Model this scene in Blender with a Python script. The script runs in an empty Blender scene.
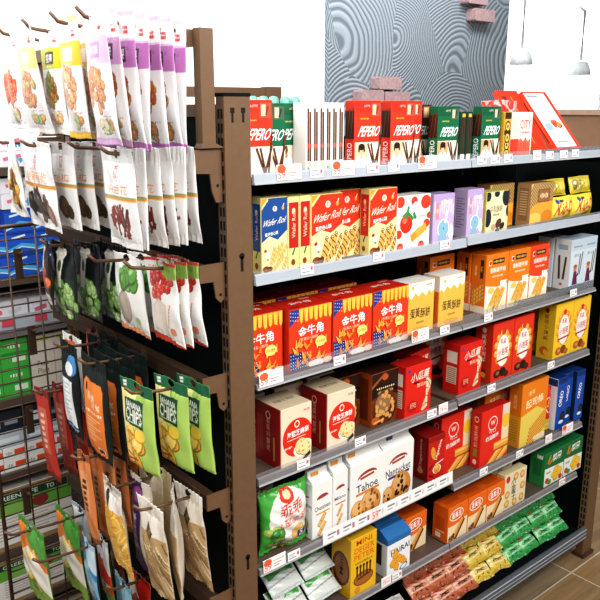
import bpy, math, random
import numpy as np
from mathutils import Vector, Matrix
from mathutils.geometry import tessellate_polygon
random.seed(11)
RNG = random.Random(5)
COL = bpy.context.scene.collection
PI = math.pi

# ------------------------------------------------------------------ colours and materials
def lin(h):
    h = h.lstrip('#')
    out = []
    for i in (0, 2, 4):
        c = int(h[i:i+2], 16) / 255.0
        out.append(c/12.92 if c <= 0.04045 else ((c+0.055)/1.055)**2.4)
    return tuple(out)
def shade(h, k):
    h = h.lstrip('#')
    return ''.join('%02x' % max(0, min(255, int(int(h[i:i+2], 16)*k))) for i in (0, 2, 4))
def mix(a, b, t):
    a = a.lstrip('#'); b = b.lstrip('#')
    return ''.join('%02x' % int(int(a[i:i+2], 16)*(1-t)+int(b[i:i+2], 16)*t) for i in (0, 2, 4))

def printed(name, rough, spec=0.4, coat=0.0, bump=0.0, bscale=60, metallic=0.0):
    """printed packaging: the colour comes from the mesh's own colour attribute"""
    m = bpy.data.materials.new(name); m.use_nodes = True
    nt = m.node_tree; b = nt.nodes['Principled BSDF']
    at = nt.nodes.new('ShaderNodeAttribute'); at.attribute_name = 'Col'
    nt.links.new(at.outputs['Color'], b.inputs['Base Color'])
    tc = nt.nodes.new('ShaderNodeTexCoord'); nz = nt.nodes.new('ShaderNodeTexNoise')
    nz.inputs['Scale'].default_value = bscale; nz.inputs['Detail'].default_value = 3
    nt.links.new(tc.outputs['Object'], nz.inputs['Vector'])
    mr = nt.nodes.new('ShaderNodeMapRange')
    mr.inputs['To Min'].default_value = max(0.02, rough-0.08); mr.inputs['To Max'].default_value = min(1, rough+0.08)
    nt.links.new(nz.outputs['Fac'], mr.inputs['Value']); nt.links.new(mr.outputs['Result'], b.inputs['Roughness'])
    b.inputs['Specular IOR Level'].default_value = spec
    b.inputs['Coat Weight'].default_value = coat; b.inputs['Coat Roughness'].default_value = 0.15
    b.inputs['Metallic'].default_value = metallic
    if bump > 0:
        bp = nt.nodes.new('ShaderNodeBump'); bp.inputs['Strength'].default_value = bump; bp.inputs['Distance'].default_value = 0.004
        nt.links.new(nz.outputs['Fac'], bp.inputs['Height']); nt.links.new(bp.outputs['Normal'], b.inputs['Normal'])
    return m
def plain(name, hexc, rough=0.5, metallic=0.0, spec=0.4, var=0.08, scale=25, bump=0.0):
    m = bpy.data.materials.new(name); m.use_nodes = True
    nt = m.node_tree; b = nt.nodes['Principled BSDF']
    tc = nt.nodes.new('ShaderNodeTexCoord'); nz = nt.nodes.new('ShaderNodeTexNoise')
    nz.inputs['Scale'].default_value = scale; nz.inputs['Detail'].default_value = 4
    nt.links.new(tc.outputs['Object'], nz.inputs['Vector'])
    rp = nt.nodes.new('ShaderNodeValToRGB'); c = lin(hexc)
    rp.color_ramp.elements[0].position = 0.3; rp.color_ramp.elements[1].position = 0.7
    rp.color_ramp.elements[0].color = tuple(x*(1-var) for x in c)+(1,)
    rp.color_ramp.elements[1].color = tuple(min(1, x*(1+var)) for x in c)+(1,)
    nt.links.new(nz.outputs['Fac'], rp.inputs['Fac']); nt.links.new(rp.outputs['Color'], b.inputs['Base Color'])
    b.inputs['Roughness'].default_value = rough; b.inputs['Metallic'].default_value = metallic
    b.inputs['Specular IOR Level'].default_value = spec
    if bump:
        bp = nt.nodes.new('ShaderNodeBump'); bp.inputs['Strength'].default_value = bump; bp.inputs['Distance'].default_value = 0.002
        nt.links.new(nz.outputs['Fac'], bp.inputs['Height']); nt.links.new(bp.outputs['Normal'], b.inputs['Normal'])
    return m
CARTON = printed('printed_carton', 0.42, 0.35, bscale=40)
FOIL = printed('printed_film', 0.30, 0.5, coat=0.15, bump=0.35, bscale=45)
MATTE = printed('matte_pouch_paper', 0.55, 0.3, bump=0.25, bscale=35)
CARD = printed('price_card_paper', 0.5, 0.3)
BROWN = plain('brown_powder_coat', '#6e543d', 0.42, 0.0, 0.4, 0.05, 60)
BROWN_D = plain('dark_brown_wire', '#4c382c', 0.4, 0.2, 0.5, 0.06, 60)
HOOK = plain('bronze_hook_wire', '#6b503e', 0.35, 0.35, 0.5, 0.06, 80)
BAR_SHADED = plain('shaded_brown_bar', '#413126', 0.45, 0.0, 0.35, 0.06, 60)  # rack brown darkened: the shade on the crossbars is put into the colour
SLOT = plain('slot_black', '#0b0a09', 0.8)
DARK = plain('dark_panel_paint', '#0d1313', 0.7, 0, 0.12, 0.1, 8)
DECK = plain('shelf_deck_grey_brown', '#5a4c42', 0.5, 0, 0.3, 0.06, 20)
LIP = plain('shelf_edge_metal', '#8b8789', 0.35, 0.3, 0.5, 0.05, 30)
LIPLOW = plain('base_edge_metal', '#5f646b', 0.35, 0.4, 0.5, 0.05, 30)
LIPEDGE = plain('bright_edge_strip', '#c3c6ca', 0.3, 0.2, 0.5, 0.03, 30)
RAILW = plain('pale_lit_rail_plastic', '#aab1ba', 0.3, 0, 0.5, 0.03, 30)
TEAL = plain('teal_cap_plastic', '#6fae9c', 0.35, 0, 0.5, 0.05, 30)
BOTTLE = plain('pale_teal_bottle', '#9fc4ba', 0.25, 0, 0.5, 0.05, 30)
LAMPM = plain('pale_lamp_shade', '#e4ebef', 0.5)
COUNTER = plain('brown_counter_laminate', '#8a6a52', 0.5, 0, 0.3, 0.06, 12)
BRICK = plain('pinkish_brick', '#a98f90', 0.85, 0, 0.2, 0.18, 45, bump=0.5)
def clear_plastic():
    m = bpy.data.materials.new('clear_fence_plastic'); m.use_nodes = True
    nt = m.node_tree; nt.nodes.remove(nt.nodes['Principled BSDF'])
    out = nt.nodes['Material Output']
    tr = nt.nodes.new('ShaderNodeBsdfTransparent'); tr.inputs['Color'].default_value = (0.96, 0.97, 0.98, 1)
    gl = nt.nodes.new('ShaderNodeBsdfGlossy'); gl.inputs['Roughness'].default_value = 0.12
    df = nt.nodes.new('ShaderNodeBsdfDiffuse'); df.inputs['Color'].default_value = (0.85, 0.88, 0.92, 1)
    fr = nt.nodes.new('ShaderNodeFresnel'); fr.inputs['IOR'].default_value = 1.18
    m1 = nt.nodes.new('ShaderNodeMixShader'); m2 = nt.nodes.new('ShaderNodeMixShader'); m2.inputs['Fac'].default_value = 0.07
    nt.links.new(fr.outputs['Fac'], m1.inputs['Fac']); nt.links.new(tr.outputs[0], m1.inputs[1]); nt.links.new(gl.outputs[0], m1.inputs[2])
    nt.links.new(m1.outputs[0], m2.inputs[1]); nt.links.new(df.outputs[0], m2.inputs[2]); nt.links.new(m2.outputs[0], out.inputs['Surface'])
    return m
CLEAR = clear_plastic()

# ------------------------------------------------------------------ object helpers
def tag(o, label=None, cat=None, group=None, kind=None):
    if label: o['label'] = label
    if cat: o['category'] = cat
    if group: o['group'] = group
    if kind: o['kind'] = kind
    return o
def link(name, me, parent=None, loc=(0, 0, 0), rot=(0, 0, 0)):
    o = bpy.data.objects.new(name, me); COL.objects.link(o)
    o.location = loc; o.rotation_euler = rot
    if parent: o.parent = parent
    return o
def empty(name, loc=(0, 0, 0), rot=(0, 0, 0)):
    return link(name, None, None, loc, rot)

class MB:
    """collects boxes and tubes into one mesh, several materials allowed"""
    def __init__(s): s.v = []; s.f = []; s.m = []; s.mats = []; s.sm = []
    def mi(s, mat):
        if mat not in s.mats: s.mats.append(mat)
        return s.mats.index(mat)
    def box(s, x0, y0, z0, x1, y1, z1, mat, bev=0.0):
        k = s.mi(mat); n = len(s.v)
        s.v += [(x0,y0,z0),(x1,y0,z0),(x1,y1,z0),(x0,y1,z0),(x0,y0,z1),(x1,y0,z1),(x1,y1,z1),(x0,y1,z1)]
        for q in ((0,3,2,1),(4,5,6,7),(0,1,5,4),(1,2,6,5),(2,3,7,6),(3,0,4,7)):
            s.f.append([n+i for i in q]); s.m.append(k); s.sm.append(False)
        return s
    def prism(s, pts, axis, a0, a1, mat):
        """pts: 2D outline extruded along axis ('x','y','z')"""
        k = s.mi(mat); n = len(s.v); N = len(pts)
        def P(p, a):
            return {'x': (a, p[0], p[1]), 'y': (p[0], a, p[1]), 'z': (p[0], p[1], a)}[axis]
        s.v += [P(p, a0) for p in pts]+[P(p, a1) for p in pts]
        s.f.append([n+i for i in range(N)]); s.m.append(k); s.sm.append(False)
        s.f.append([n+N+i for i in reversed(range(N))]); s.m.append(k); s.sm.append(False)
        for i in range(N):
            j = (i+1) % N
            s.f.append([n+j, n+i, n+N+i, n+N+j]); s.m.append(k); s.sm.append(False)
        return s
    def tube(s, pts, r, mat, seg=8):
        k = s.mi(mat); n0 = len(s.v); pts = [Vector(p) for p in pts]
        up = Vector((0, 0, 1))
        for i, p in enumerate(pts):
            a = pts[max(i-1, 0)]; b = pts[min(i+1, len(pts)-1)]
            t = (b-a).normalized()
            sd = t.cross(up)
            if sd.length < 1e-3: sd = t.cross(Vector((0, 1, 0)))
            sd.normalize(); w = sd.cross(t).normalized()
            for q in range(seg):
                an = 2*PI*q/seg
                s.v.append(tuple(p+sd*(r*math.cos(an))+w*(r*math.sin(an))))
        for i in range(len(pts)-1):
            for q in range(seg):
                q2 = (q+1) % seg
                s.f.append([n0+i*seg+q, n0+i*seg+q2, n0+(i+1)*seg+q2, n0+(i+1)*seg+q]); s.m.append(k); s.sm.append(True)
        s.f.append([n0+q for q in reversed(range(seg))]); s.m.append(k); s.sm.append(False)
        e = n0+(len(pts)-1)*seg
        s.f.append([e+q for q in range(seg)]); s.m.append(k); s.sm.append(False)
        return s
    def lathe(s, prof, mat, seg=16, c=(0, 0, 0)):
        k = s.mi(mat); n0 = len(s.v)
        for r, z in prof:
            for q in range(seg):
                an = 2*PI*q/seg; s.v.append((c[0]+r*math.cos(an), c[1]+r*math.sin(an), c[2]+z))
        for i in range(len(prof)-1):
            for q in range(seg):
                q2 = (q+1) % seg
                s.f.append([n0+i*seg+q, n0+i*seg+q2, n0+(i+1)*seg+q2, n0+(i+1)*seg+q]); s.m.append(k); s.sm.append(True)
        s.f.append([n0+q for q in reversed(range(seg))]); s.m.append(k); s.sm.append(False)
        e = n0+(len(prof)-1)*seg
        s.f.append([e+q for q in range(seg)]); s.m.append(k); s.sm.append(False)
        return s
    def mesh(s, name):
        me = bpy.data.meshes.new(name); me.from_pydata(s.v, [], s.f)
        for m in s.mats: me.materials.append(m)
        me.polygons.foreach_set('material_index', s.m); me.polygons.foreach_set('use_smooth', s.sm)
        me.update(); return me
    def build(s, name, parent=None, loc=(0, 0, 0), rot=(0, 0, 0)):
        return link(name, s.mesh(name), parent, loc, rot)

# ------------------------------------------------------------------ printed artwork (vector shapes -> mesh colours)
_tx = {}
def text_mesh(body, bold):
    key = (body, bold)
    if key in _tx: return _tx[key]
    c = bpy.data.curves.new('lettering', 'FONT'); c.body = body; c.resolution_u = 2; c.offset = bold
    o = bpy.data.objects.new('lettering', c)
    me = bpy.data.meshes.new_from_object(o)
    v = np.array([(q.co.x, q.co.y) for q in me.vertices], float).reshape(-1, 2)
    f = [list(p.vertices) for p in me.polygons]
    bpy.data.objects.remove(o); bpy.data.curves.remove(c); bpy.data.meshes.remove(me)
    lo = v.min(0); hi = v.max(0); v = (v-lo)/np.maximum(hi-lo, 1e-6)
    _tx[key] = (v, f); return _tx[key]
def clip(pts):
    """cut a polygon to the unit square"""
    for ax, lim, sg in ((0, 0, 1), (0, 1, -1), (1, 0, 1), (1, 1, -1)):
        out = []
        for i in range(len(pts)):
            a = pts[i-1]; b = pts[i]
            ia = (a[ax]-lim)*sg >= 0; ib = (b[ax]-lim)*sg >= 0
            if ia != ib:
                t = (lim-a[ax])/(b[ax]-a[ax]); out.append((a[0]+t*(b[0]-a[0]), a[1]+t*(b[1]-a[1])))
            if ib: out.append(b)
        pts = out
        if len(pts) < 3: return []
    return pts
SMALL_PRINT = {'SNACK', 'Snack', 'NICE', 'leaf', 'KAORI', 'soft', 'BOX', 'GRAPE', 'BERRY', 'TOMATO', 'NUTRITION', 'DRIED FRUIT', 'net 80g', '120g', 'milk', 'Nuts', 'Salad', '12 pcs', 'crispy', 'Crispy', 'Crispy Roll', 'Roll', 'choco stick', 'cracker', 'bakery', 'milky', 'wafer', 'GRAND COOKIE', 'Choco Stick', 'BISCUIT', 'roast chestnut'}
class Art:
    """x, y run 0..1 over the face; radii and line widths are fractions of its width"""
    def __init__(s, w, h, bg): s.w = w; s.h = h; s.bg = bg; s.items = []; s.k = w/h
    def poly(s, pts, c):
        pts = clip([tuple(p) for p in pts])
        if len(pts) >= 3: s.items.append((np.array(pts, float), [list(range(len(pts)))], c))
        return s
    def rect(s, x0, y0, x1, y1, c): return s.poly([(x0, y0), (x1, y0), (x1, y1), (x0, y1)], c)
    def ell(s, cx, cy, rx, ry, c, rot=0, n=14):
        ca, sa = math.cos(rot), math.sin(rot); pts = []
        for i in range(n):
            a = 2*PI*i/n; px, py = rx*math.cos(a), ry*math.sin(a)
            pts.append((cx+px*ca-py*sa, cy+(px*sa+py*ca)*s.k))
        return s.poly(pts, c)
    def bar(s, cx, cy, ln, wd, ang, c):
        ca, sa = math.cos(ang), math.sin(ang); pts = []
        for px, py in ((-ln/2, -wd/2), (ln/2, -wd/2), (ln/2, wd/2), (-ln/2, wd/2)):
            pts.append((cx+px*ca-py*sa, cy+(px*sa+py*ca)*s.k))
        return s.poly(pts, c)
    def text(s, body, cx, cy, bw, bh, c, rot=0, shear=0, bold=0.012):
        if body in SMALL_PRINT:                       # print too small to read: a run of short strokes
            n = max(4, min(9, len(body)+1)); ca, sa = math.cos(rot), math.sin(rot)
            for i in range(n):
                t = (i+.5)/n-.5; px = t*bw; hgt = bh*(.55+.35*((i*5) % 3)/2)
                s.bar(cx+px*ca, cy+px*sa*s.k, bw/n*.55, hgt, rot, c)
            return s
        if any(ord(ch) > 0x2e00 for ch in body): bold = .012 if bold > .02 else 0.0
        elif bold > .016: bold = .016
        v, f = text_mesh(body, bold); p = (v-0.5).copy()
        p[:, 0] += p[:, 1]*shear; x = p[:, 0]*bw; y = p[:, 1]*bh
        ca, sa = math.cos(rot), math.sin(rot)
        q = np.stack([cx+x*ca-y*sa, cy+(x*sa+y*ca)*s.k], 1)
        q = np.clip(q, 0.004, 0.996)
        s.items.append((q, f, c)); return s
    def raster(s, nx, ny):
        img = np.empty((ny, nx, 3)); img[:] = lin(s.bg)
        for v, fs, c in s.items:
            col = lin(c)
            for f in fs:
                p = v[f]
                tris = [(0, 1, 2)] if len(f) == 3 else tessellate_polygon([[Vector((a[0], a[1], 0)) for a in p]])
                for t in tris:
                    a, b, d = p[t[0]], p[t[1]], p[t[2]]
                    x0 = max(0, int(math.floor(min(a[0], b[0], d[0])*(nx-1)))); x1 = min(nx-1, int(math.ceil(max(a[0], b[0], d[0])*(nx-1))))
                    y0 = max(0, int(math.floor(min(a[1], b[1], d[1])*(ny-1)))); y1 = min(ny-1, int(math.ceil(max(a[1], b[1], d[1])*(ny-1))))
                    if x1 < x0 or y1 < y0: continue
                    X, Y = np.meshgrid(np.arange(x0, x1+1)/(nx-1), np.arange(y0, y1+1)/(ny-1))
                    def e(p, q): return (q[0]-p[0])*(Y-p[1])-(q[1]-p[1])*(X-p[0])
                    e0, e1, e2 = e(a, b), e(b, d), e(d, a)
                    m = ((e0 >= 0) & (e1 >= 0) & (e2 >= 0)) | ((e0 <= 0) & (e1 <= 0) & (e2 <= 0))
                    img[y0:y1+1, x0:x1+1][m] = col
        return img

def cell(a, x, y, w, s, c): return a.text(s, x, y, w, w*0.9/len(s), c)
def nuts(a, cx, cy, rx, ry, n, cols, r, seed=1, stretch=1.3):
    R = random.Random(seed)
    for i in range(n):
        an = R.random()*2*PI; q = math.sqrt(R.random())
        x = cx+rx*q*math.cos(an); y = cy+ry*q*math.sin(an); ro = R.random()*PI; c = R.choice(cols)
        a.ell(x, y, r*stretch*1.1, r*1.1, shade(c, .62), ro, 10); a.ell(x-r*.06, y+r*.1*a.k, r*stretch, r*.92, c, ro, 10)
        a.ell(x-r*.25, y+r*.35*a.k, r*.45, r*.28, mix(c, '#ffffff', .4), ro, 8)
def cookie(a, x, y, r, base='#d59a4e', chip='#5a2f18', n=8, seed=1):
    R = random.Random(seed)
    a.ell(x, y-r*.06*a.k, r*1.04, r*1.0, shade(base, .6), 0, 20); a.ell(x, y, r, r*.96, base, 0, 20)
    a.ell(x-r*.15, y+r*.2*a.k, r*.7, r*.6, mix(base, '#ffe9bd', .35), 0, 14)
    for i in range(n):
        an = R.random()*2*PI; q = math.sqrt(R.random())*r*.8
        a.ell(x+q*math.cos(an), y+q*math.sin(an)*a.k, r*.16, r*.12, chip, R.random()*3, 7)
def roll(a, x, y, ln, wd, ang, base='#e9b65c', dark='#7a3a1a'):
    a.bar(x, y, ln, wd*1.12, ang, shade(base, .6)); a.bar(x, y, ln, wd, ang, base)
    for k in range(4):
        t = (k-1.5)/4*ln
        a.bar(x+t*math.cos(ang), y+t*math.sin(ang)*a.k, wd*1.1, wd*.28, ang+PI/2.6, dark)
    a.ell(x+ln/2*math.cos(ang), y+ln/2*math.sin(ang)*a.k, wd*.3, wd*.52, dark, ang, 10)
    a.ell(x+ln/2*math.cos(ang), y+ln/2*math.sin(ang)*a.k, wd*.16, wd*.3, '#f3dfb0', ang, 8)
def choc_sticks(a, lst, wd, tip='#e8c07c'):
    for x0, y0, x1, y1 in lst:
        dx, dy = x1-x0, (y1-y0)/a.k; L = math.hypot(dx, dy); an = math.atan2(dy, dx)
        a.bar((x0+x1)/2, (y0+y1)/2, L, wd*1.3, an, '#2a140b'); a.bar((x0+x1)/2, (y0+y1)/2, L, wd*.75, an, '#6b3a20')

# ------------------------------------------------------------------ cartons
GROW = 0.016      # every carton of the rack is this much taller than its quoted height
def set_cols(me, cols):
    """cols: one linear rgb per polygon"""
    lt = np.empty(len(me.polygons), np.int32); me.polygons.foreach_get('loop_total', lt)
    arr = np.ones((len(me.loops), 4), np.float32); arr[:, :3] = np.repeat(np.array(cols, np.float32), lt, axis=0)
    at = me.color_attributes.new('Col', 'FLOAT_COLOR', 'CORNER'); at.data.foreach_set('color', arr.ravel())
def carton(name, w, d, h, body, front=None, left=None, top=None, side_col=None, top_col=None, mat=None, bev=0.0012):
    V = []; F = []; Cc = []; h += GROW
    x, y = w/2, d/2; b = bev
    # body: a box with small chamfers along the upright edges and round the top
    ring = [(-x+b, -y), (x-b, -y), (x, -y+b), (x, y-b), (x-b, y), (-x+b, y), (-x, y-b), (-x, -y+b)]
    ins = [(px*(1-b/x), py*(1-b/y)) for px, py in ring]
    V += [(p[0], p[1], 0) for p in ring]+[(p[0], p[1], h-b) for p in ring]+[(p[0], p[1], h) for p in ins]
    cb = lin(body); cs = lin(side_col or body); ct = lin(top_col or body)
    sidec = [cb, cs, cs, cs, cb, cs, cs, mix(body, side_col or body, .5)]
    for i in range(8):
        j = (i+1) % 8
        c = sidec[i] if not isinstance(sidec[i], str) else lin(sidec[i])
        F.append([i, j, 8+j, 8+i]); Cc.append(c); F.append([8+i, 8+j, 16+j, 16+i]); Cc.append(c)
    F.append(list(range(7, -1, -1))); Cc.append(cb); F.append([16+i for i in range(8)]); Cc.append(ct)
    def put(art, fn):
        if art is None: return
        k = 1
        lst = [(np.array([(0, 0), (1, 0), (1, 1), (0, 1)], float), [[0, 1, 2, 3]], art.bg)]+art.items
        for v, fs, c in lst:
            n = len(V); e = 0.00012+k*0.00002; k += 1
            V.extend(fn(p[0], p[1], e) for p in v); col = lin(c)
            for f in fs: F.append([n+i for i in f]); Cc.append(col)
    m = b
    put(front, lambda u, v, e: (-x+m+u*(w-2*m), -y-e, m+v*(h-2*m)))
    put(left, lambda u, v, e: (-x-e, y-m-u*(d-2*m), m+v*(h-2*m)))
    put(top, lambda u, v, e: (-x+m+u*(w-2*m), -y+m+v*(d-2*m), h+e))
    me = bpy.data.meshes.new(name); me.from_pydata(V, [], F); me.materials.append(mat or CARTON)
    set_cols(me, Cc); me.update()
    me['w'] = w; me['d'] = d; me['h'] = h
    return me

# ------------------------------------------------------------------ soft packs
def sheet_mesh(name, V, F, cols, mat):
    me = bpy.data.meshes.new(name); me.from_pydata(V, [], F); me.materials.append(mat)
    arr = np.ones((len(V), 4), np.float32); arr[:, :3] = cols
    at = me.color_attributes.new('Col', 'FLOAT_COLOR', 'POINT'); at.data.foreach_set('color', arr.ravel())
    me.polygons.foreach_set('use_smooth', [True]*len(me.polygons)); me.update(); return me
def pouch(name, w, h, t, front, back='#d8d8d6', mat=None, st=.07, sb=.07, g=1.0, nb=.06, wr=.002, bend=0.0, twist=0.0, hole=False, seed=1,
          cellsz=.0017, split=None, dent=0.0, stand=False, backart=None, taper=0.0):
    """a filled bag: front faces -Y, origin at the middle of its bottom edge. split: [(name, v0, v1)] extra part meshes cut from it."""
    R = random.Random(seed)
    nx = max(14, int(w/cellsz)); ny = max(14, int(h/cellsz))
    waves = [(R.uniform(1, 5), R.uniform(1, 5), R.random()*6.28, R.uniform(.3, 1)) for _ in range(5)]
    rip = [(R.uniform(5, 11), R.random()*6.28) for _ in range(2)]
    U, Vv = np.meshgrid(np.linspace(0, 1, nx), np.linspace(0, 1, ny))
    s = np.clip((Vv-sb)/(1-st-sb), 0, 1)
    if stand: P = np.clip(np.sin(PI*np.clip(s, 0, 1)**.55)**.5, 0, 1)*(1-.25*s)
    else: P = np.sin(PI*s**g)**.65
    P = np.nan_to_num(P)
    E = np.clip(1-(2*U-1)**2, 0, 1)**.6
    nz = sum(a*np.sin(kx*U*PI+ky*Vv*PI+ph) for kx, ky, ph, a in waves)/2.2
    rp = sum(np.sin(k*U*PI*2+p) for k, p in rip)/2
    edge = 1-np.clip(P*2.2, 0, 1)
    cm = wr*nz*(1-.4*P)+wr*.55*rp*edge
    mid = bend*(1-Vv)**2*h-bend*.3*h*(Vv)**3+cm
    X = (U-.5)*w*(1-nb*P)*(1-taper*Vv)
    Z = Vv*h-.006*h*0+wr*.5*np.sin(U*7+seed)*(1-P)
    Z -= Z.min()
    half = t/2*P*E
    crease = dent*np.sin(U*9+Vv*13+seed)*np.sin(Vv*17+U*5)*P*E*t
    def pos(front_):
        y = mid+(-half-.0004 if front_ else half+.0004)+(crease if front_ else 0)
        x = X
        if twist:
            a = twist*(1-Vv); x2 = x*np.cos(a)-y*np.sin(a); y2 = x*np.sin(a)+y*np.cos(a); x, y = x2, y2
        return np.stack([x, y, Z], -1)
    cf = front.raster(nx, ny); cb = backart.raster(nx, ny)[:, ::-1] if backart else np.broadcast_to(np.array(lin(back)), (ny, nx, 3))
    pf, pb = pos(True), pos(False)
    def make(nm, r0, r1, hol):
        V = []; F = []; Cs = []
        idx = np.arange((r1-r0)*nx).reshape(r1-r0, nx); N = (r1-r0)*nx
        V = np.concatenate([pf[r0:r1].reshape(-1, 3), pb[r0:r1].reshape(-1, 3)]); Cs = np.concatenate([cf[r0:r1].reshape(-1, 3), cb[r0:r1].reshape(-1, 3)])
        uu = (U[r0:r1]-.5)*w; vv = (Vv[r0:r1]-.95)*h
        for j in range(r1-r0-1):
            for i in range(nx-1):
                if hol:
                    mx = (uu[j, i]+uu[j, i+1])/2; mz = (vv[j, i]+vv[j+1, i])/2
                    if (mx/.0105)**2+(mz/.0075)**2 < 1: continue
                a, b, c, d = idx[j, i], idx[j, i+1], idx[j+1, i+1], idx[j+1, i]
                F.append((a, b, c, d)); F.append((N+b, N+a, N+d, N+c))
        # close the rim
        for j in range(r1-r0-1):
            F.append((idx[j, 0], idx[j+1, 0], N+idx[j+1, 0], N+idx[j, 0])); F.append((idx[j+1, -1], idx[j, -1], N+idx[j, -1], N+idx[j+1, -1]))
        for i in range(nx-1):
            F.append((idx[0, i+1], idx[0, i], N+idx[0, i], N+idx[0, i+1])); F.append((idx[-1, i], idx[-1, i+1], N+idx[-1, i+1], N+idx[-1, i]))
        return sheet_mesh(nm, V.tolist(), [tuple(int(q) for q in f) for f in F], Cs, mat or FOIL)
    parts = []; r_end = ny
    if split:
        for nm, v0 in split:
            r = int(v0*(ny-1)); parts.append((nm, make(nm, r, r_end, hole))); r_end = r+1
    me = make(name, 0, r_end, hole and not split)
    me['w'] = w; me['d'] = t; me['h'] = h
    return me, parts

# ------------------------------------------------------------------ placing
def put(me, name, label, cat, group, x0, yf, zs, rz=0.0, lean=0.0, parts=None):
    """me on a shelf: x0 = left end of its front, yf = its front, zs = what it stands on"""
    o = link(name, me, None, (x0+me['w']/2, yf+me['d']/2, zs+.0004), (lean, 0, rz))
    tag(o, label, cat, group)
    for nm, pm in (parts or []): link(nm, pm, o)
    return o
def at(me, name, label, cat, group, loc, rot, parts=None):
    o = link(name, me, None, loc, rot); tag(o, label, cat, group)
    for nm, pm in (parts or []): link(nm, pm, o)
    return o

# ================================================================== THE SETTING
def wood_tiles():
    m = bpy.data.materials.new('wood_look_floor_tiles'); m.use_nodes = True
    nt = m.node_tree; b = nt.nodes['Principled BSDF']; L = nt.links.new
    tc = nt.nodes.new('ShaderNodeTexCoord')
    br = nt.nodes.new('ShaderNodeTexBrick'); br.offset = 0.0
    br.inputs['Scale'].default_value = 1; br.inputs['Brick Width'].default_value = 0.62; br.inputs['Row Height'].default_value = 0.31
    br.inputs['Mortar Size'].default_value = 0.0026; br.inputs['Mortar'].default_value = lin('#b9ae9c')+(1,)
    br.inputs['Color1'].default_value = lin('#8f7048')+(1,); br.inputs['Color2'].default_value = lin('#7d705c')+(1,)
    mp = nt.nodes.new('ShaderNodeMapping'); mp.inputs['Location'].default_value = (0.314, 0.113, 0)
    L(tc.outputs['Object'], mp.inputs['Vector']); L(mp.outputs['Vector'], br.inputs['Vector'])
    mp2 = nt.nodes.new('ShaderNodeMapping'); mp2.inputs['Scale'].default_value = (3, 40, 1)
    L(tc.outputs['Object'], mp2.inputs['Vector'])
    nz = nt.nodes.new('ShaderNodeTexNoise'); nz.inputs['Scale'].default_value = 1; nz.inputs['Detail'].default_value = 6
    L(mp2.outputs['Vector'], nz.inputs['Vector'])
    mx = nt.nodes.new('ShaderNodeMix'); mx.data_type = 'RGBA'; mx.blend_type = 'OVERLAY'; mx.inputs['Factor'].default_value = 0.8
    L(br.outputs['Color'], mx.inputs['A']); L(nz.outputs['Fac'], mx.inputs['B']); L(mx.outputs['Result'], b.inputs['Base Color'])
    b.inputs['Roughness'].default_value = 0.45
    return m
floor = MB().box(-1.5, -2.0, -0.1, 7.5, 4.2, 0.0, wood_tiles()).build('floor'); tag(floor, kind='structure')

def comb_plaster():
    """grey plaster drawn with a toothed trowel: arcs of fine grooves in overlapping patches"""
    m = bpy.data.materials.new('combed_grey_plaster'); m.use_nodes = True
    nt = m.node_tree; b = nt.nodes['Principled BSDF']; L = nt.links.new
    tc = nt.nodes.new('ShaderNodeTexCoord'); gm = nt.nodes.new('ShaderNodeMapping')
    L(tc.outputs['Object'], gm.inputs['Vector'])
    vo = nt.nodes.new('ShaderNodeTexVoronoi'); vo.inputs['Scale'].default_value = 1.7; vo.feature = 'F1'
    nzw = nt.nodes.new('ShaderNodeTexNoise'); nzw.inputs['Scale'].default_value = 1.5
    L(gm.outputs['Vector'], nzw.inputs['Vector'])
    ad = nt.nodes.new('ShaderNodeVectorMath'); ad.operation = 'MULTIPLY_ADD'; ad.inputs[1].default_value = (.12, .12, .12)
    L(nzw.outputs['Color'], ad.inputs[0]); L(gm.outputs['Vector'], ad.inputs[2]); L(ad.outputs['Vector'], vo.inputs['Vector'])
    sub = nt.nodes.new('ShaderNodeVectorMath'); sub.operation = 'SUBTRACT'
    L(ad.outputs['Vector'], sub.inputs[0]); L(vo.outputs['Position'], sub.inputs[1])
    rot = nt.nodes.new('ShaderNodeVectorMath'); rot.operation = 'ADD'
    sc = nt.nodes.new('ShaderNodeVectorMath'); sc.operation = 'MULTIPLY_ADD'; sc.inputs[1].default_value = (1.1, 1.1, 1.1); sc.inputs[2].default_value = (-.55, -.55, -.55)
    L(vo.outputs['Color'], sc.inputs[0]); L(sub.outputs['Vector'], rot.inputs[0]); L(sc.outputs['Vector'], rot.inputs[1])
    ln = nt.nodes.new('ShaderNodeVectorMath'); ln.operation = 'LENGTH'; L(rot.outputs['Vector'], ln.inputs[0])
    mu = nt.nodes.new('ShaderNodeMath'); mu.operation = 'MULTIPLY'; mu.inputs[1].default_value = 330; L(ln.outputs['Value'], mu.inputs[0])
    si = nt.nodes.new('ShaderNodeMath'); si.operation = 'SINE'; L(mu.outputs[0], si.inputs[0])
    rp = nt.nodes.new('ShaderNodeValToRGB'); rp.color_ramp.elements[0].position = .12; rp.color_ramp.elements[1].position = .55
    rp.color_ramp.elements[0].color = lin('#69727a')+(1,); rp.color_ramp.elements[1].color = lin('#929ba2')+(1,)
    ma = nt.nodes.new('ShaderNodeMath'); ma.operation = 'MULTIPLY_ADD'; ma.inputs[1].default_value = .5; ma.inputs[2].default_value = .5
    L(si.outputs[0], ma.inputs[0]); L(ma.outputs[0], rp.inputs['Fac'])
    bp = nt.nodes.new('ShaderNodeBump'); bp.inputs['Strength'].default_value = .5; bp.inputs['Distance'].default_value = .01
    L(ma.outputs[0], bp.inputs['Height']); L(bp.outputs['Normal'], b.inputs['Normal'])
    L(rp.outputs['Color'], b.inputs['Base Color']); b.inputs['Roughness'].default_value = .85
    b.inputs['Specular IOR Level'].default_value = .15
    return m
WALLW = plain('white_wall_paint', '#f4f5f6', 0.8, 0, 0.2, 0.01, 3)
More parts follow.
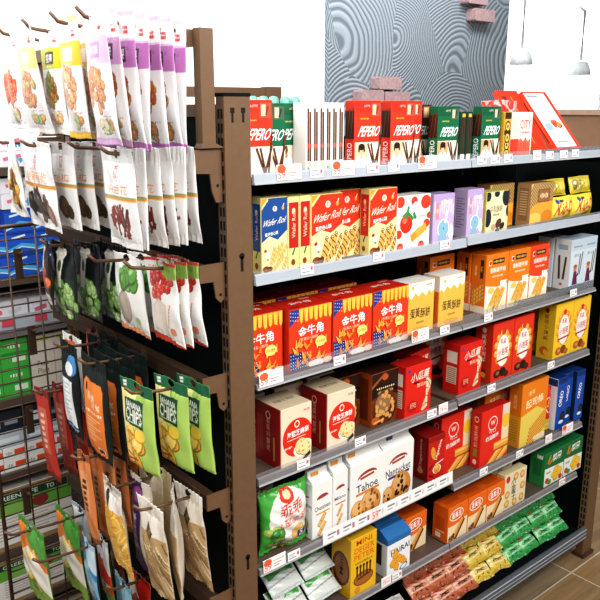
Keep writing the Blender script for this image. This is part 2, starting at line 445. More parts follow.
wall = MB().box(-1.5, 3.98, 0, 5.60, 4.15, 3.2, WALLW).box(5.60, 3.98, 0, 7.5, 4.15, 0.9, WALLW).box(5.60, 3.98, 2.9, 7.5, 4.15, 3.2, WALLW).build('wall_back'); tag(wall, kind='structure')
# fine upright joint between two white wall boards
MB().box(3.02, 3.976, 0.1, 3.026, 3.98, 3.2, plain('joint_grey', '#d4d6d8', .8)).build('trim_1')['kind'] = 'structure'
pl = MB().box(3.57, 3.94, 0.9, 5.58, 3.978, 3.1, comb_plaster()).build('wall_panel'); tag(pl, kind='structure')
# bricks set into the plaster
for x0, z0, x1, z1, lb in ((3.975, 1.665, 4.205, 1.752, 'pinkish brick on grey plaster, single one on top of a low pair'),
                           (3.80, 1.575, 4.025, 1.66, 'pinkish brick on grey plaster, left one of the low pair'),
                           (4.04, 1.573, 4.30, 1.65, 'pinkish brick on grey plaster, right one of the low pair'),
                           (4.93, 2.315, 5.17, 2.40, 'upper reddish brick near the top of the grey plaster'),
                           (5.02, 2.195, 5.27, 2.285, 'lower reddish brick near the top of the grey plaster')):
    m = MB(); b = .008
    m.prism([(x0+b, z0), (x1-b, z0), (x1, z0+b), (x1, z1-b), (x1-b*2, z1), (x0+b, z1), (x0, z1-b*1.5), (x0, z0+b)], 'y', 3.85, 3.939, BRICK)
    tag(m.build('wall_brick'), lb, 'brick', 'bricks on the plaster panel')
# bright window right of the plaster, with slim frame and pane
def sky_glow():
    m = bpy.data.materials.new('bright_overcast_sky'); m.use_nodes = True
    nt = m.node_tree; nt.nodes.remove(nt.nodes['Principled BSDF'])
    em = nt.nodes.new('ShaderNodeEmission'); em.inputs['Color'].default_value = (0.96, 0.98, 1, 1); em.inputs['Strength'].default_value = 2.2
    nt.links.new(em.outputs[0], nt.nodes['Material Output'].inputs['Surface']); return m
tag(MB().box(4.6, 5.2, -0.5, 10.5, 5.25, 4.2, sky_glow()).build('outside_sky'), kind='structure')
w = MB(); FR = plain('white_window_frame', '#eceff1', .5)
w.box(5.60, 4.0, .9, 5.625, 4.1, 2.9, FR).box(7.44, 4.0, .9, 7.5, 4.1, 2.9, FR).box(5.60, 4.0, .9, 7.5, 4.1, .96, FR).box(5.60, 4.0, 2.84, 7.5, 4.1, 2.9, FR)
win = w.build('window_1'); tag(win, kind='structure')
gl = bpy.data.materials.new('window_glass'); gl.use_nodes = True
gl.node_tree.nodes['Principled BSDF'].inputs['Transmission Weight'].default_value = 1; gl.node_tree.nodes['Principled BSDF'].inputs['Roughness'].default_value = 0
gl.node_tree.nodes['Principled BSDF'].inputs['IOR'].default_value = 1.02
link('window_pane', MB().box(5.625, 4.045, .96, 7.44, 4.05, 2.84, gl).mesh('window_pane'), win)

# two small wall lamps against the window side
for x, z, lb in ((5.74, 1.95, 'pale wall lamp on a slim rod beside the plaster panel'), (6.69, 1.89, 'pale wall lamp on a slim rod over the brown counter')):
    r = empty('wall_lamp', (x, 3.9, z)); tag(r, lb, 'lamp', 'small wall lamps')
    MB().lathe([(.10, -.06), (.085, .0), (.065, .05), (.03, .06)], LAMPM).build('lamp_shade', r)
    MB().tube([(0, 0, .07), (0, 0, .5), (0, .07, .54)], .014, FR).build('lamp_rod', r)
# brown counter behind the right end of the racks
c = empty('brown_counter', (4.2, 2.0, 0)); tag(c, 'brown laminate counter standing behind the right end of the shelves', 'counter')
MB().box(-.45, .02, 0, 1.4, .42, 1.505, COUNTER).build('counter_body', c)
MB().box(-.47, 0, 1.505, 1.42, .44, 1.53, plain('counter_top_edge', '#a98d78', .5)).build('counter_top', c)

# ================================================================== THE RACK
YF = 1.15
RACK = empty('gondola_rack', (1.56, 1.5, 0)); tag(RACK, 'tall brown steel shelving rack with slotted posts and dark end panels', 'rack')
def rack_part(name, mb): return mb.build(name, RACK, (-1.56, -1.5, 0))
def upright(x0, x1, y0, y1, h, slot_faces=(-1, 1), keyholes=False, cap=True):
    m = MB(); m.box(x0, y0, 0, x1, y1, h, BROWN)
    for sx in slot_faces:                                   # two columns of slots up the side faces
        xs = (x0-.0006, x0+.002) if sx < 0 else (x1-.002, x1+.0006)
        dy = (y1-y0)
        z = .10
        while z < h-.02:
            for k in (.30, .70):
                yc = y0+dy*k; m.box(xs[0], yc-.0028, z, xs[1], yc+.0028, z+.017, SLOT)
            z += .0255
    if keyholes:
        xc = (x0+x1)/2
        for k in (-.011, .013):                             # two T-slots near the top
            m.box(xc+k-.0045, y0-.0006, h-.029, xc+k+.0045, y0+.002, h-.020, SLOT)
            m.box(xc+k-.0022, y0-.0006, h-.046, xc+k+.0022, y0+.002, h-.029, SLOT)
        for z in (1.272, .62):                              # keyhole: a round hole over a stem
            m.prism([(xc+.004+.0062*math.cos(a*PI/6), z+.0062*math.sin(a*PI/6)) for a in range(12)], 'y', y0-.0006, y0+.002, SLOT)
            m.box(xc+.004-.003, y0-.0006, z-.030, xc+.004+.003, y0+.002, z, SLOT)
    p = rack_part('upright', m)
    if cap: link('post_cap', MB().box(x0-.001, y0-.001, h, x1+.001, y1+.001, h+.006, DARK).mesh('post_cap'), p)
    return p
upright(.790, .848, YF, YF+.026, 1.567, (-1, 1), True)
upright(2.273, 2.333, YF, YF+.026, 1.567, (-1, 1))
upright(.790, .848, 1.885, 1.91, 1.60, (-1, 1), False, False)
upright(1.452, 1.512, 1.885, 1.91, 1.607, (-1, 1), False, False)
upright(2.273, 2.333, 1.885, 1.91, 1.40, (-1, 1), False, False)
for xa, xb in ((.785, .853), (2.268, 2.338)): rack_part('foot_plate', MB().box(xa, YF-.008, 0, xb, YF+.035, .012, BROWN_D))
rack_part('end_panel', MB().box(.800, YF+.028, .03, .806, 1.884, 1.53, DARK))
rack_part('end_panel', MB().box(2.30, YF+.028, .03, 2.306, 1.884, 1.40, DARK))
rack_part('end_panel_rail', MB().box(.795, YF+.028, 1.53, .812, 1.884, 1.553, BROWN))
rack_part('back_panel', MB().box(.850, 1.532, .03, 2.271, 1.545, 1.47, DARK))
rack_part('top_rail', MB().box(.85, 1.888, 1.575, 1.4515, 1.906, 1.604, BROWN))
rack_part('kick_plate', MB().box(.850, YF+.06, .0, 2.271, YF+.07, .07, DARK))

# shelves: 5 levels x 2 bays, each with its own deck, price rail and clear fence
ZB = {1: (1.405, 1.405), 2: (1.209, 1.212), 3: (.991, .991), 4: (.775, .782), 5: (.560, .533), 6: (.352, .352)}
ZS = {k: (a+.010, b+.010) for k, (a, b) in ZB.items()}
BAY = ((.852, 1.508), (1.512, 2.172))
names = {1: 'top', 2: 'second', 3: 'third', 4: 'fourth', 5: 'fifth', 6: 'sixth'}
what = {(1, 0): 'holding red and green stick boxes', (1, 1): 'holding a leaning red pack', (2, 0): 'holding wafer roll boxes', (2, 1): 'holding striped tan boxes and yellow packs',
        (3, 0): 'holding red corn snack boxes', (3, 1): 'holding orange and pale blue boxes', (4, 0): 'holding cream biscuit and dark cookie boxes', (4, 1): 'holding red and yellow puff boxes',
        (5, 0): 'holding white paper cookie bags', (5, 1): 'holding red wafer boxes and dark blue boxes', (6, 0): 'holding a tall yellow box and pouches', (6, 1): 'holding small orange and green boxes'}
for k in ZB:
    for b in (0, 1):
        x0, x1 = BAY[b]; zb = ZB[k][b]; L = x1-x0
        s = empty('steel_shelf', (x0, YF, zb)); tag(s, f'grey steel shelf, {names[k]} in the {"left" if b == 0 else "right"} bay, {what[(k, b)]}', 'shelf', 'steel shelves of the rack')
        MB().box(0, .004, .003, L, .375, .010, DECK).box(0, .004, 0, L, .016, .003, DECK).build('deck', s)
        mat = RAILW if k <= 2 else LIP  # upper two rails paler: the stronger light there is put into the colour
        m = MB(); hh = {1: .021, 2: .022, 3: .012, 4: .019, 5: .018, 6: .019}[k]
        m.prism([(-.002, 0), (.004, 0), (.004, hh-.003), (.0015, hh), (-.0035, hh-.003), (-.005, .004)], 'x', 0, L, mat)
        pr = m.build('price_rail', s); MB().box(0, -.0062, 0, L, -.0051, .0042, LIPEDGE).build('edge_strip', pr)
        if k in (1, 2, 3, 5) or (k == 4):
            hgt = {1: .010, 2: .005, 3: .022, 4: .006, 5: .006}[k]
            MB().box(0, .0045, hh-.003, L, .006, hh+hgt, CLEAR).build('clear_fence', s)
        MB().box(-.001, .02, -.02, .002, .37, .003, DARK).build('side_bracket', s); MB().box(L-.002, .02, -.02, L+.001, .37, .003, DARK).build('side_bracket', s)
# base deck with a ribbed kick edge
s = empty('base_shelf', (.852, YF, 0)); tag(s, 'lowest dark shelf with a ribbed grey front edge just above the floor', 'shelf')
MB().box(0, 0.003, .095, 1.42, .38, .104, DARK).build('deck', s)
m = MB(); m.prism([(-.004, .075), (.003, .075), (.003, .128), (-.001, .128), (-.006, .118), (-.002, .112), (-.008, .104), (-.003, .098), (-.008, .090), (-.004, .084)], 'x', 0, 1.42, LIPLOW)
for z in (.084, .098, .112): m.box(0, -.0086, z+.003, 1.42, -.002, z+.0055, LIPEDGE)
m.build('base_edge', s)

# ================================================================== END-CAP HOOK RACK
BX = .745
def crossbar(z, lab, top=False):
    r = empty('hook_crossbar', (BX, 1.165, z)); tag(r, lab, 'bar', 'crossbars of the end display')
    MB().box(-.011, 0, -.015, .011, .7195, .015, BAR_SHADED).build('bar', r)
    if not top:
        for y in (-.0045, .7197):
            # plate hooked into the post slots
            pts = [(-.012, .018), (.044, .018), (.044, -.052), (.034, -.060), (.024, -.050), (.019, -.017), (-.012, -.016)] if z < 1.4 else [(-.014, .022), (.044, .022), (.044, -.075), (.03, -.075), (.022, -.055), (.018, -.022), (-.014, -.02)]
            b = MB().prism(pts, 'y', y, y+.004, BROWN); b.prism([(.034+.003*math.cos(a*PI/4), -.044+.003*math.sin(a*PI/4)) for a in range(8)], 'y', y-.0006, y, SLOT)
            b.build('bracket', r)
    return r
crossbar(1.452, 'brown square crossbar carrying the upper row of white pouches, below the raised top bar')
crossbar(1.245, 'brown square crossbar carrying the fruit and olive pouches')
crossbar(1.022, 'brown square crossbar carrying the banana chip bags')
crossbar(.772, 'brown square crossbar carrying the striped grain stick bags')
crossbar(.535, 'lowest brown square crossbar carrying the small colourful bags')
# raised frame on top
fr = empty('raised_top_frame', (BX, 1.165, 1.489)); tag(fr, 'raised brown frame with an upright at the near end, holding the top hooks', 'frame')
MB().box(-.011, .0105, .162, .011, .715, .190, BROWN).build('top_bar', fr)
for y in (-.012, .7155):
    m = MB().box(.0, y, -.004, .028, y+.022, .192, BROWN)
    m.prism([(0, -.004), (.028, -.004), (.044, -.0115), (.044, -.0125), (-.005, -.0125)], 'y', y, y+.022, BROWN); m.build('frame_upright', fr)

def hook(x_tip, y, z, lab, rise=.006, xb=.734, up=.016):
    """a wire hook from the crossbar towards the customer with an upturned end"""
    r = empty('display_hook', (xb, y, z)); tag(r, lab, 'hook', 'wire hooks of the end display')
    L = xb-x_tip
    MB().tube([(0, 0, 0), (-L*.5, 0, rise*.35), (-L+.024, 0, rise), (-L+.014, 0, rise+.002), (-L, 0, rise+up)], .0034, HOOK).build('hook_wire', r)
    MB().box(-.003, -.012, -.012, 0, .012, .014, HOOK).build('back_plate', r)
    return r
# wire side grid at the far end of the display
g = empty('wire_grid', (.562, 1.925, 0)); tag(g, 'brown wire grid panel hanging at the far left side of the end display', 'wire panel')
m = MB().tube([(0, 0, .05), (0, 0, 1.254)], .0055, BROWN_D).tube([(-.0, 0, 1.254), (.23, 0, 1.254)], .0055, BROWN_D).tube([(.23, 0, .05), (.23, 0, 1.254)], .0055, BROWN_D).tube([(0, 0, .05), (.23, 0, .05)], .0055, BROWN_D)
m.build('grid_frame', g)
m = MB()
z = .08
while z < 1.24: m.tube([(0, .003, z), (.23, .003, z)], .0022, BROWN_D, 6); z += .0345
m.build('crosswires', g)
m = MB()
for x in (.08, .155): m.tube([(x, -.002, .05), (x, -.002, 1.254)], .0026, BROWN_D, 6)
m.build('upright_wires', g)

# ================================================================== CARTONS ON THE SHELVES
# --- stick boxes of the top shelf
RED, GRN = '#e2381f', '#0f6a44'
def stick_front(main, dark, w=.081, h=.13, photo=True, word='PEPERO'):
    a = Art(w, h, '#efe3cf')
    a.rect(0, .40, 1, 1, main); a.rect(0, .84, 1, 1, shade(main, .86)); a.rect(.62, .78, .97, .97, mix(dark, '#c9b79a', .35)); a.rect(.66, .80, .8, .95, '#d8c3a4'); a.bar(.84, .87, .2, .05, 1.2, dark)
    a.text('LOTTE', .45, .93, .22, .05, '#e9d9c8'); a.text('choco stick', .35, .745, .34, .045, '#f1c44a')
    a.text(word, .56, .56, .78, .25, '#ffffff', 0, .18, .05)
    if photo:
        a.rect(0, 0, .50, .385, '#d9a878' if main == GRN else '#dcc4a4'); a.rect(.2, .15, .32, .25, '#d39c76'); a.ell(.26, .06, .27, .22, '#ffffff'); a.ell(.26, .265, .105, .125, '#e8bb98'); a.ell(.26, .33, .125, .08, '#2a1a14'); a.ell(.16, .29, .03, .07, '#2a1a14'); a.ell(.36, .29, .03, .07, '#2a1a14'); a.poly([(.22, .19), (.26, .12), (.30, .19)], '#d39c76')
    else:
        a.ell(.2, .12, .26, .24, '#f6f2ea'); nuts(a, .2, .3, .12, .07, 7, ['#c98a4a', '#7a4a24'], .05, 3)
    choc_sticks(a, [(.50, .38, .78, .0), (.62, .38, .80, .0), (.98, .40, .74, .0), (1.0, .62, .86, 0)], .045)
    return a
def stick_side(main, d, h=.13):
    a = Art(d, h, '#3a2117'); a.rect(0, 0, 1, .45, main); a.rect(0, .86, 1, 1, shade(main, .8))
    choc_sticks(a, [(.2, .45, .5, .88), (.6, .45, .85, .9)], .12)
    a.text('PEPERO', .5, .22, 1.5, .55, '#ffffff', PI/2, 0, .04); return a
RED, GRN = '#e2381f', '#0f6a44'
m_red = carton('stick_box_red', .081, .030, .130, '#d8341d', stick_front(RED, '#a02414'), stick_side(RED, .030))
m_red0 = carton('stick_box_red_plain', .081, .022, .130, '#d8341d', stick_front(RED, '#a02414', photo=False), stick_side(RED, .022))
m_grn = carton('stick_box_green', .081, .022, .124, '#0d5c3c', stick_front(GRN, '#0a3d2a', h=.124, photo=False), stick_side(GRN, .022, .124), top_col='#1a2a24')
m_grn2 = carton('stick_box_green_photo', .079, .030, .118, '#0d5c3c', stick_front(GRN, '#0a3d2a', h=.118), stick_side(GRN, .030, .118), top_col='#1a2a24')
m_choc = carton('stick_box_brown', .08, .022, .122, '#4a2a20', stick_front('#4b2c25', '#e07a3a', h=.122, photo=False), stick_side('#4b2c25', .022, .122))
g = 'slim chocolate stick boxes on the top shelf'
Z1 = ZS[1]
put(m_red0, 'stick_box', 'red stick box with white lettering beside the tall brown post, partly hidden by it', 'box', g, .843, 1.180, Z1[0])
put(m_grn, 'stick_box', 'green stick box, first one right of the red box by the post', 'box', g, .894, 1.203, Z1[0])
put(m_grn, 'stick_box', 'green stick box just left of the row of white chocolate packs', 'box', g, .976, 1.2255, Z1[0])
# narrow white packs, chocolate sticks drawn on their spines
a = Art(.0172, .125, '#efe9e2'); choc_sticks(a, [(.30, .17, .28, .93), (.68, .17, .66, .88)], .25); a.rect(.2, .36, .4, .42, '#e2381f'); a.rect(.56, .36, .76, .42, '#e2381f'); a.rect(.12, .02, .88, .15, '#b8c4a8'); a.rect(.2, .06, .5, .08, '#555555')
m_wh = carton('slim_white_pack', .0172, .042, .125, '#efe9e2', a, top_col='#ded6cc')
nums = ('first', 'second', 'third', 'fourth', 'fifth', 'last')
for i in range(6):
    put(m_wh, 'chocolate_stick_pack', f'slim white chocolate stick pack showing its spine, {nums[i]} of six from the green boxes', 'box', 'slim white packs on the top shelf', 1.010+i*.0176, 1.180, Z1[0])
put(m_red, 'stick_box', 'red stick box with a man in white, directly right of the white packs', 'box', g, 1.146, 1.180, Z1[0])
put(m_red, 'stick_box', 'red stick box with a man in white, second one right of the white packs', 'box', g, 1.258, 1.180, Z1[0])
put(m_red0, 'stick_box', 'red stick box standing behind the second man-in-white red box, only its edge showing', 'box', g, 1.319, 1.213, Z1[0])
put(m_choc, 'stick_box', 'dark brown stick box between the red boxes and the first green photo box', 'box', g, 1.386, 1.240, Z1[0])
put(m_grn2, 'stick_box', 'green stick box with a man in white, directly right of the dark brown box', 'box', g, 1.419, 1.180, Z1[0])
a = Art(.024, .105, '#1c3a2c'); choc_sticks(a, [(.35, .15, .35, .9), (.68, .15, .68, .9)], .16, '#caa24a'); a.rect(.1, .02, .9, .14, '#e8e4da'); a.rect(.2, .9, .8, .97, '#d8c04a')
m_dg = carton('slim_dark_green_pack', .022, .08, .105, '#1c3a2c', a)
for i, q in enumerate(('left', 'right')):
    put(m_dg, 'chocolate_stick_pack', f'slim dark green stick pack, {q} one of the pair between two green boxes', 'box', 'slim dark green packs', 1.518+i*.0245+.012, 1.200, Z1[1])
put(m_grn2, 'stick_box', 'green stick box with a man in white on it, left of the yellow cookie pack', 'box', g, 1.588, 1.180, Z1[1])
a = Art(.03, .104, '#d9a93a'); a.rect(0, .86, 1, 1, '#3b2a1a'); a.rect(0, .52, 1, .62, '#3b2a1a')
for y in (.12, .3, .46, .7): a.ell(.5, y, .42, .42, '#4a2f18', 0, 14); a.ell(.5, y, .3, .3, '#e6c26a', 0, 14); a.ell(.5, y, .12, .12, '#4a2f18', 0, 8)
put(carton('slim_cookie_pack', .03, .06, .104, '#c99a30', a), 'cookie_pack', 'slim yellow and brown cookie pack beside the red and white city box', 'box', None, 1.672, 1.172, Z1[1])
a = Art(.098, .103, '#ece4da'); a.rect(0, 0, .38, .42, '#e2432e'); a.rect(0, .42, .38, 1, '#d8d2c8'); a.poly([(.36, .02), (.95, .02), (.95, .42), (.82, .36), (.72, .45), (.6, .36), (.48, .44), (.36, .38)], '#e86a52')
for i in range(7): a.bar(.4+i*.085, .18, .3, .03, 1.5, '#d8482f')
a.text('CITY', .68, .74, .5, .2, '#e2381f', 0, 0, .0); a.text('BISCUIT', .68, .56, .4, .06, '#e2381f')
put(carton('city_box', .098, .04, .103, '#ded6ce', a), 'biscuit_box', 'white box with red city lettering and red biscuits, beside the leaning red pack', 'box', None, 1.712, 1.180, Z1[1])
a = Art(.16, .15, '#e0573f'); a.rect(0, .74, 1, 1, '#e8a39a'); nuts(a, .5, .86, .45, .1, 20, ['#e0403a', '#e9b4ac', '#d0302a'], .07, 4)
for i in range(6): a.bar(.1+i*.17, .4, .7, .025, 1.45, '#c8402c')
mm, _ = pouch('red_foil_bag', .16, .148, .035, a, '#d84a3a', nb=.03, seed=4, wr=.003)
put(mm, 'snack_bag', 'pinkish red foil bag standing behind the city lettered box', 'bag', None, 1.690, 1.245, Z1[1])
mm, _ = pouch('red_foil_bag_slim', .09, .150, .03, Art(.09, .15, '#d23a28').rect(0, .8, 1, 1, '#e89a8c').rect(.1, .2, .9, .5, '#c03020'), '#c83a2a', nb=.03, seed=5, wr=.003)
put(mm, 'snack_bag', 'dark red foil bag squeezed behind the leaning red pack', 'bag', None, 1.965, 1.385, Z1[1])
# leaning big red pack
a = Art(.125, .195, '#e8432a'); a.rect(.0, .03, .86, .97, '#f4f3f2')
for i in range(9): a.rect(.08, .82-i*.045, .08+.3+.25*((i*7) % 3)/2, .845-i*.045, '#c3cbd2')
a.rect(.08, .32, .36, .44, '#9fb9cc'); a.rect(.08, .2, .3, .28, '#bcd0dc'); nuts(a, .58, .42, .14, .07, 7, ['#e2572f', '#e88a3a'], .06, 2); a.rect(.45, .18, .78, .3, '#cfd8de'); a.rect(.08, .9, .5, .93, '#8aa0ae'); a.text('NUTRITION', .4, .12, .5, .05, '#c05040')
sd = Art(.022, .195, '#e8432a'); sd.rect(.3, .15, .5, .85, '#6a2a1a'); sd.rect(.6, .1, .75, .9, '#f06a3a')
mm = carton('leaning_pack', .125, .022, .195, '#e03c24', a, sd)
o = at(mm, 'snack_pack', 'big red pack with a white text panel, leaning back on the top shelf', 'box', None, (2.022, 1.196, Z1[1]+.0085), (-.70, 0, 0))
sd2 = carton('leaning_pack_inner', .10, .016, .185, '#d8391f', Art(.1, .185, '#d8391f').rect(.1, .1, .3, .9, '#7a2a18').rect(.5, .1, .56, .9, '#f07a4a'), sd)
at(sd2, 'snack_pack', 'narrow red pack with a brown stripe, leaning behind the big white-panelled red pack', 'box', None, (1.905, 1.226, Z1[1]+.0105), (-.62, 0, 0))
# teal-capped bottles at the back of the top shelf
bm = MB().lathe([(.012, 0), (.0145, .004), (.0145, .098), (.009, .120)], BOTTLE).mesh('bottle_body'); cm = MB().lathe([(.0105, .118), (.0120, .121), (.0120, .148), (.009, .154), (.003, .156)], TEAL).mesh('bottle_cap')
for i, x in enumerate((.985, 1.018, 1.047, 1.076, 1.110, 1.138)):
    b = link('bottle', bm, None, (x, 1.37, Z1[0]+.0004)); tag(b, f'small teal-capped bottle behind the green stick boxes, {nums[i]} of six from the post', 'bottle', 'teal capped bottles at the back'); link('cap', cm, b)

# --- second shelf
Z2 = ZS[2]
def wafer_front(main, w=.09, h=.135):
    a = Art(w, h, '#f0dfa6')
    a.poly([(0, .42), (.3, .5), (.62, .44), (1, .56), (1, 1), (0, 1)], main)
    a.poly([(0, 1), (.28, 1), (0, .84)], '#e8a03c'); a.bar(.13, .93, .34, .05, .75, '#f3d9a0')
    a.ell(.52, .86, .085, .075, '#f7e6cf'); a.text('R', .52, .862, .07, .08, main); a.ell(.83, .86, .05, .05, '#e9a23a'); a.bar(.85, .9, .1, .03, 1.1, '#f4e2c0')
    a.text('Wafer Roll', .51, .69, .9, .17, '#fff6e4', .10, .15, .0); a.text('蛋捲卷心酥', .38, .53, .52, .1, '#ffffff', .08, 0, .03)
    R = [(.42, .22, .5, 1.25), (.56, .24, .5, 1.05), (.72, .26, .55, 1.25), (.85, .25, .5, 1.0), (.64, .12, .5, .7), (.9, .1, .4, 1.1)]
    for i, (x, y, L, an) in enumerate(R): roll(a, x, y, L, .10, an, '#e8b45a' if main != '#1f4f92' else '#f0c878', '#6b2f18' if main != '#1f4f92' else '#d09a4a')
    a.ell(.16, .06, .14, .09, '#8a4a22'); a.ell(.3, .06, .1, .07, '#6b3516'); a.ell(.2, .25, .08, .07, '#dfeaf0'); a.ell(.13, .31, .05, .04, '#b03a2a'); a.ell(.22, .19, .035, .03, '#5ba0c8')
    return a
def wafer_side(main, d, h=.135):
    a = Art(d, h, '#e6dc94'); a.rect(.05, .30, .95, .93, main); a.text('Wafer Roll', .5, .62, 1.6, .34, '#f3c9a4', PI/2); a.ell(.5, .82, .16, .16, '#f0d0a8', 0, 10); a.ell(.45, .1, .2, .2, '#8a4a22'); a.bar(.5, .25, .5, .14, 1.1, '#4a7a2a'); return a
m_wr = carton('wafer_box_red', .09, .03, .135, '#dccf80', wafer_front('#e23a1e'), wafer_side('#c62a1c', .03), top_col='#e0d48a')
m_wb = carton('wafer_box_blue', .068, .03, .138, '#dccf80', wafer_front('#1f4f92', .068, .138), wafer_side('#1f4f92', .03), top_col='#e0d48a')
m_ws = carton('wafer_box_spine', .0308, .085, .136, '#d9cf82', wafer_side('#bf2420', .0308, .136), None, top_col='#dccf80')
g = 'wafer roll boxes on the second shelf'
put(m_wb, 'wafer_roll_box', 'dark blue wafer roll box half hidden by the tall brown post', 'box', g, .852, 1.215, Z2[0])
put(m_wb, 'wafer_roll_box', 'dark blue wafer roll box fully in view, second one from the post', 'box', g, .8925, 1.180, Z2[0])
put(m_ws, 'wafer_roll_box', 'wafer roll box showing its red and yellow spine, next to the blue box', 'box', g, .9612, 1.180, Z2[0])
put(m_ws, 'wafer_roll_box', 'wafer roll box showing its red and yellow spine, next to the red fronted box', 'box', g, .9925, 1.180, Z2[0])
put(m_wr, 'wafer_roll_box', 'red fronted wafer roll box, first right of the two spines', 'box', g, 1.0245, 1.180, Z2[0])
put(m_wr, 'wafer_roll_box', 'red fronted wafer roll box set back between two others, its left side covered', 'box', g, 1.112, 1.213, Z2[0])
put(m_wr, 'wafer_roll_box', 'red fronted wafer roll box beside the white box with red fruit', 'box', g, 1.197, 1.180, Z2[0])
a = Art(.117, .112, '#f4efe9')
for x, y, r in ((.08, .9, .13), (.86, .86, .16), (.98, .6, .08), (.05, .3, .1), (.9, .45, .1), (.5, .9, .1), (.1, .05, .1), (.75, .04, .1)): a.ell(x, y, r, r*.8, '#e2432a')
a.ell(.27, .48, .19, .17, '#e23420'); a.ell(.22, .54, .07, .05, '#f07a5a'); a.bar(.3, .69, .24, .06, 1.3, '#2f8a4a'); a.bar(.4, .62, .2, .06, -.6, '#2f8a4a'); a.bar(.22, .66, .16, .05, .5, '#3f9a55'); a.bar(.52, .62, .14, .07, -1.0, '#2f8a4a')
a.bar(.58, .26, .34, .15, .45, '#e79a34'); a.bar(.74, .32, .34, .15, .45, '#f0ac44'); a.ell(.55, .82, .09, .06, '#ffffff'); a.text('原味', .55, .82, .11, .05, '#d03a2a'); a.text('cracker', .78, .6, .26, .05, '#9aa0a4')
put(carton('fruit_box', .117, .05, .112, '#ece6e0', a, Art(.05, .112, '#e9e3dd').rect(.2, .1, .8, .9, '#e2432a'), top_col='#e2dcd8'), 'biscuit_box', 'white biscuit box with red blotches and a big red fruit', 'box', None, 1.288, 1.180, Z2[0])
def lilac(w):
    a = Art(w, .107, '#c9b2da'); a.rect(0, .82, 1, 1, '#bca3d2')
    for i in range(9): a.bar(.06+i*.11, .76-.05*(i % 3), .3, .06, 1.57, '#e3d3ee')
    a.text('milky', .62, .84, .55, .17, '#fbf6ff', 0, .1, .04); a.rect(.1, .5, .26, .84, '#d8918e'); a.text('香', .18, .67, .1, .12, '#fff0e8')
    a.ell(.5, .3, .3, .26, '#ffffff'); a.ell(.5, .3, .26, .24, '#8fbccd'); a.bar(.62, .54, .36, .11, 1.25, '#f3e6ee'); a.ell(.46, .1, .2, .18, '#8fbccd'); a.ell(.88, .2, .13, .2, '#fbf7fb'); a.ell(.88, .34, .03, .06, '#fbf7fb'); a.ell(.5, .3, .02, .03, '#333333', 0, 8); a.rect(0, 0, 1, .05, '#e3c9dd'); return a
ls = Art(.045, .107, '#b9a6c4')
for i in range(12): ls.rect(.2, .8-i*.055, .8-.2*(i % 2), .825-i*.055, '#8a7c96')
m_li = carton('lilac_box', .08, .045, .107, '#bda8ce', lilac(.08), ls, top_col='#a898bd'); m_li2 = carton('lilac_box_narrow', .066, .045, .107, '#bda8ce', lilac(.066), ls, top_col='#a898bd')
put(m_li, 'biscuit_box', 'lilac box with a pale blue shape, first one right of the red fruit box', 'box', 'lilac boxes', 1.417, 1.180, Z2[0])
put(m_li2, 'biscuit_box', 'lilac box with a pale blue shape, the one beside the cow patterned box', 'box', 'lilac boxes', 1.549, 1.180, Z2[1])
a = Art(.098, .095, '#ece2b4')
for x, y, rx, ry in ((.05, .9, .14, .12), (.9, .85, .2, .22), (.08, .38, .16, .22), (1.0, .5, .1, .14), (.45, .95, .12, .08), (.55, .05, .1, .05)): a.ell(x, y, rx, ry, '#1f2a35')
a.text('牛乳酥餅', .45, .58, .55, .16, '#4a4030'); a.text('milk', .45, .44, .3, .07, '#6a5a3a'); a.ell(.58, .22, .15, .1, '#5a4034', .5); a.ell(.75, .14, .12, .08, '#3f2b22', .5); a.ell(.35, .14, .11, .08, '#c8a98a')
put(carton('cow_box', .098, .045, .095, '#d9c768', a, Art(.045, .095, '#dccb6e'), top_col='#d0c070'), 'biscuit_box', 'cream box with dark cow patches', 'box', None, 1.628, 1.180, Z2[1])
def striped(w, h):
    a = Art(w, h, '#dcb878')
    for i in range(18): a.bar(-.1+i*.075, .68, .80, .030, .9, '#6a4422')
    a.rect(0, 0, 1, .36, '#e49a34'); a.ell(.5, .38, .62, .16, '#f0a83e', .1); a.ell(.2, .16, .3, .14, '#f7c766'); a.ell(.75, .2, .25, .14, '#d8862a')
    a.rect(.3, .54, .84, .86, '#8a5a2e'); a.rect(.34, .57, .8, .83, '#9a6a3a'); a.text('wafer', .57, .7, .36, .13, '#f0dcb0', 0, .2); return a
ssd = Art(.045, .104, '#a8865a'); ssd.rect(.15, .12, .85, .9, '#8d6f4a')
for i in range(10): ssd.rect(.22, .8-i*.06, .78, .825-i*.06, '#c7b08a')
m_st = carton('striped_box', .113, .045, .104, '#a98250', striped(.113, .104), ssd, top_col='#8f6a3a')
put(m_st, 'wafer_box', 'tan box with brown slanting stripes, half hidden behind the cow patterned box', 'box', 'striped tan boxes', 1.712, 1.232, Z2[1])
put(m_st, 'wafer_box', 'tan box with brown slanting stripes, in full view left of the yellow packs', 'box', 'striped tan boxes', 1.829, 1.180, Z2[1])
def kid(w, h):
    a = Art(w, h, '#eed844'); a.ell(.5, .5, .42, .24, '#f3e26a'); a.text('Kid-O', .52, .54, .66, .30, '#c9262a', .04, .2, .04); a.bar(.54, .40, .55, .02, .05, '#d86a2a'); a.ell(.26, .82, .07, .05, '#2c4a9a'); a.bar(.42, .84, .16, .05, .1, '#3a3a3a'); a.ell(.3, .1, .2, .08, '#f6eca0'); a.ell(.7, .1, .2, .1, '#e0b83a'); return a
m_k, _ = pouch('yellow_pack', .128, .070, .045, kid(.128, .07), '#e6cf3e', st=.05, sb=.05, nb=.02, wr=.0015, seed=8)
put(m_k, 'cracker_pack', 'puffy yellow cracker pack with red lettering, standing beside the striped tan box', 'bag', 'yellow cracker packs', 1.9425, 1.174, Z2[1])
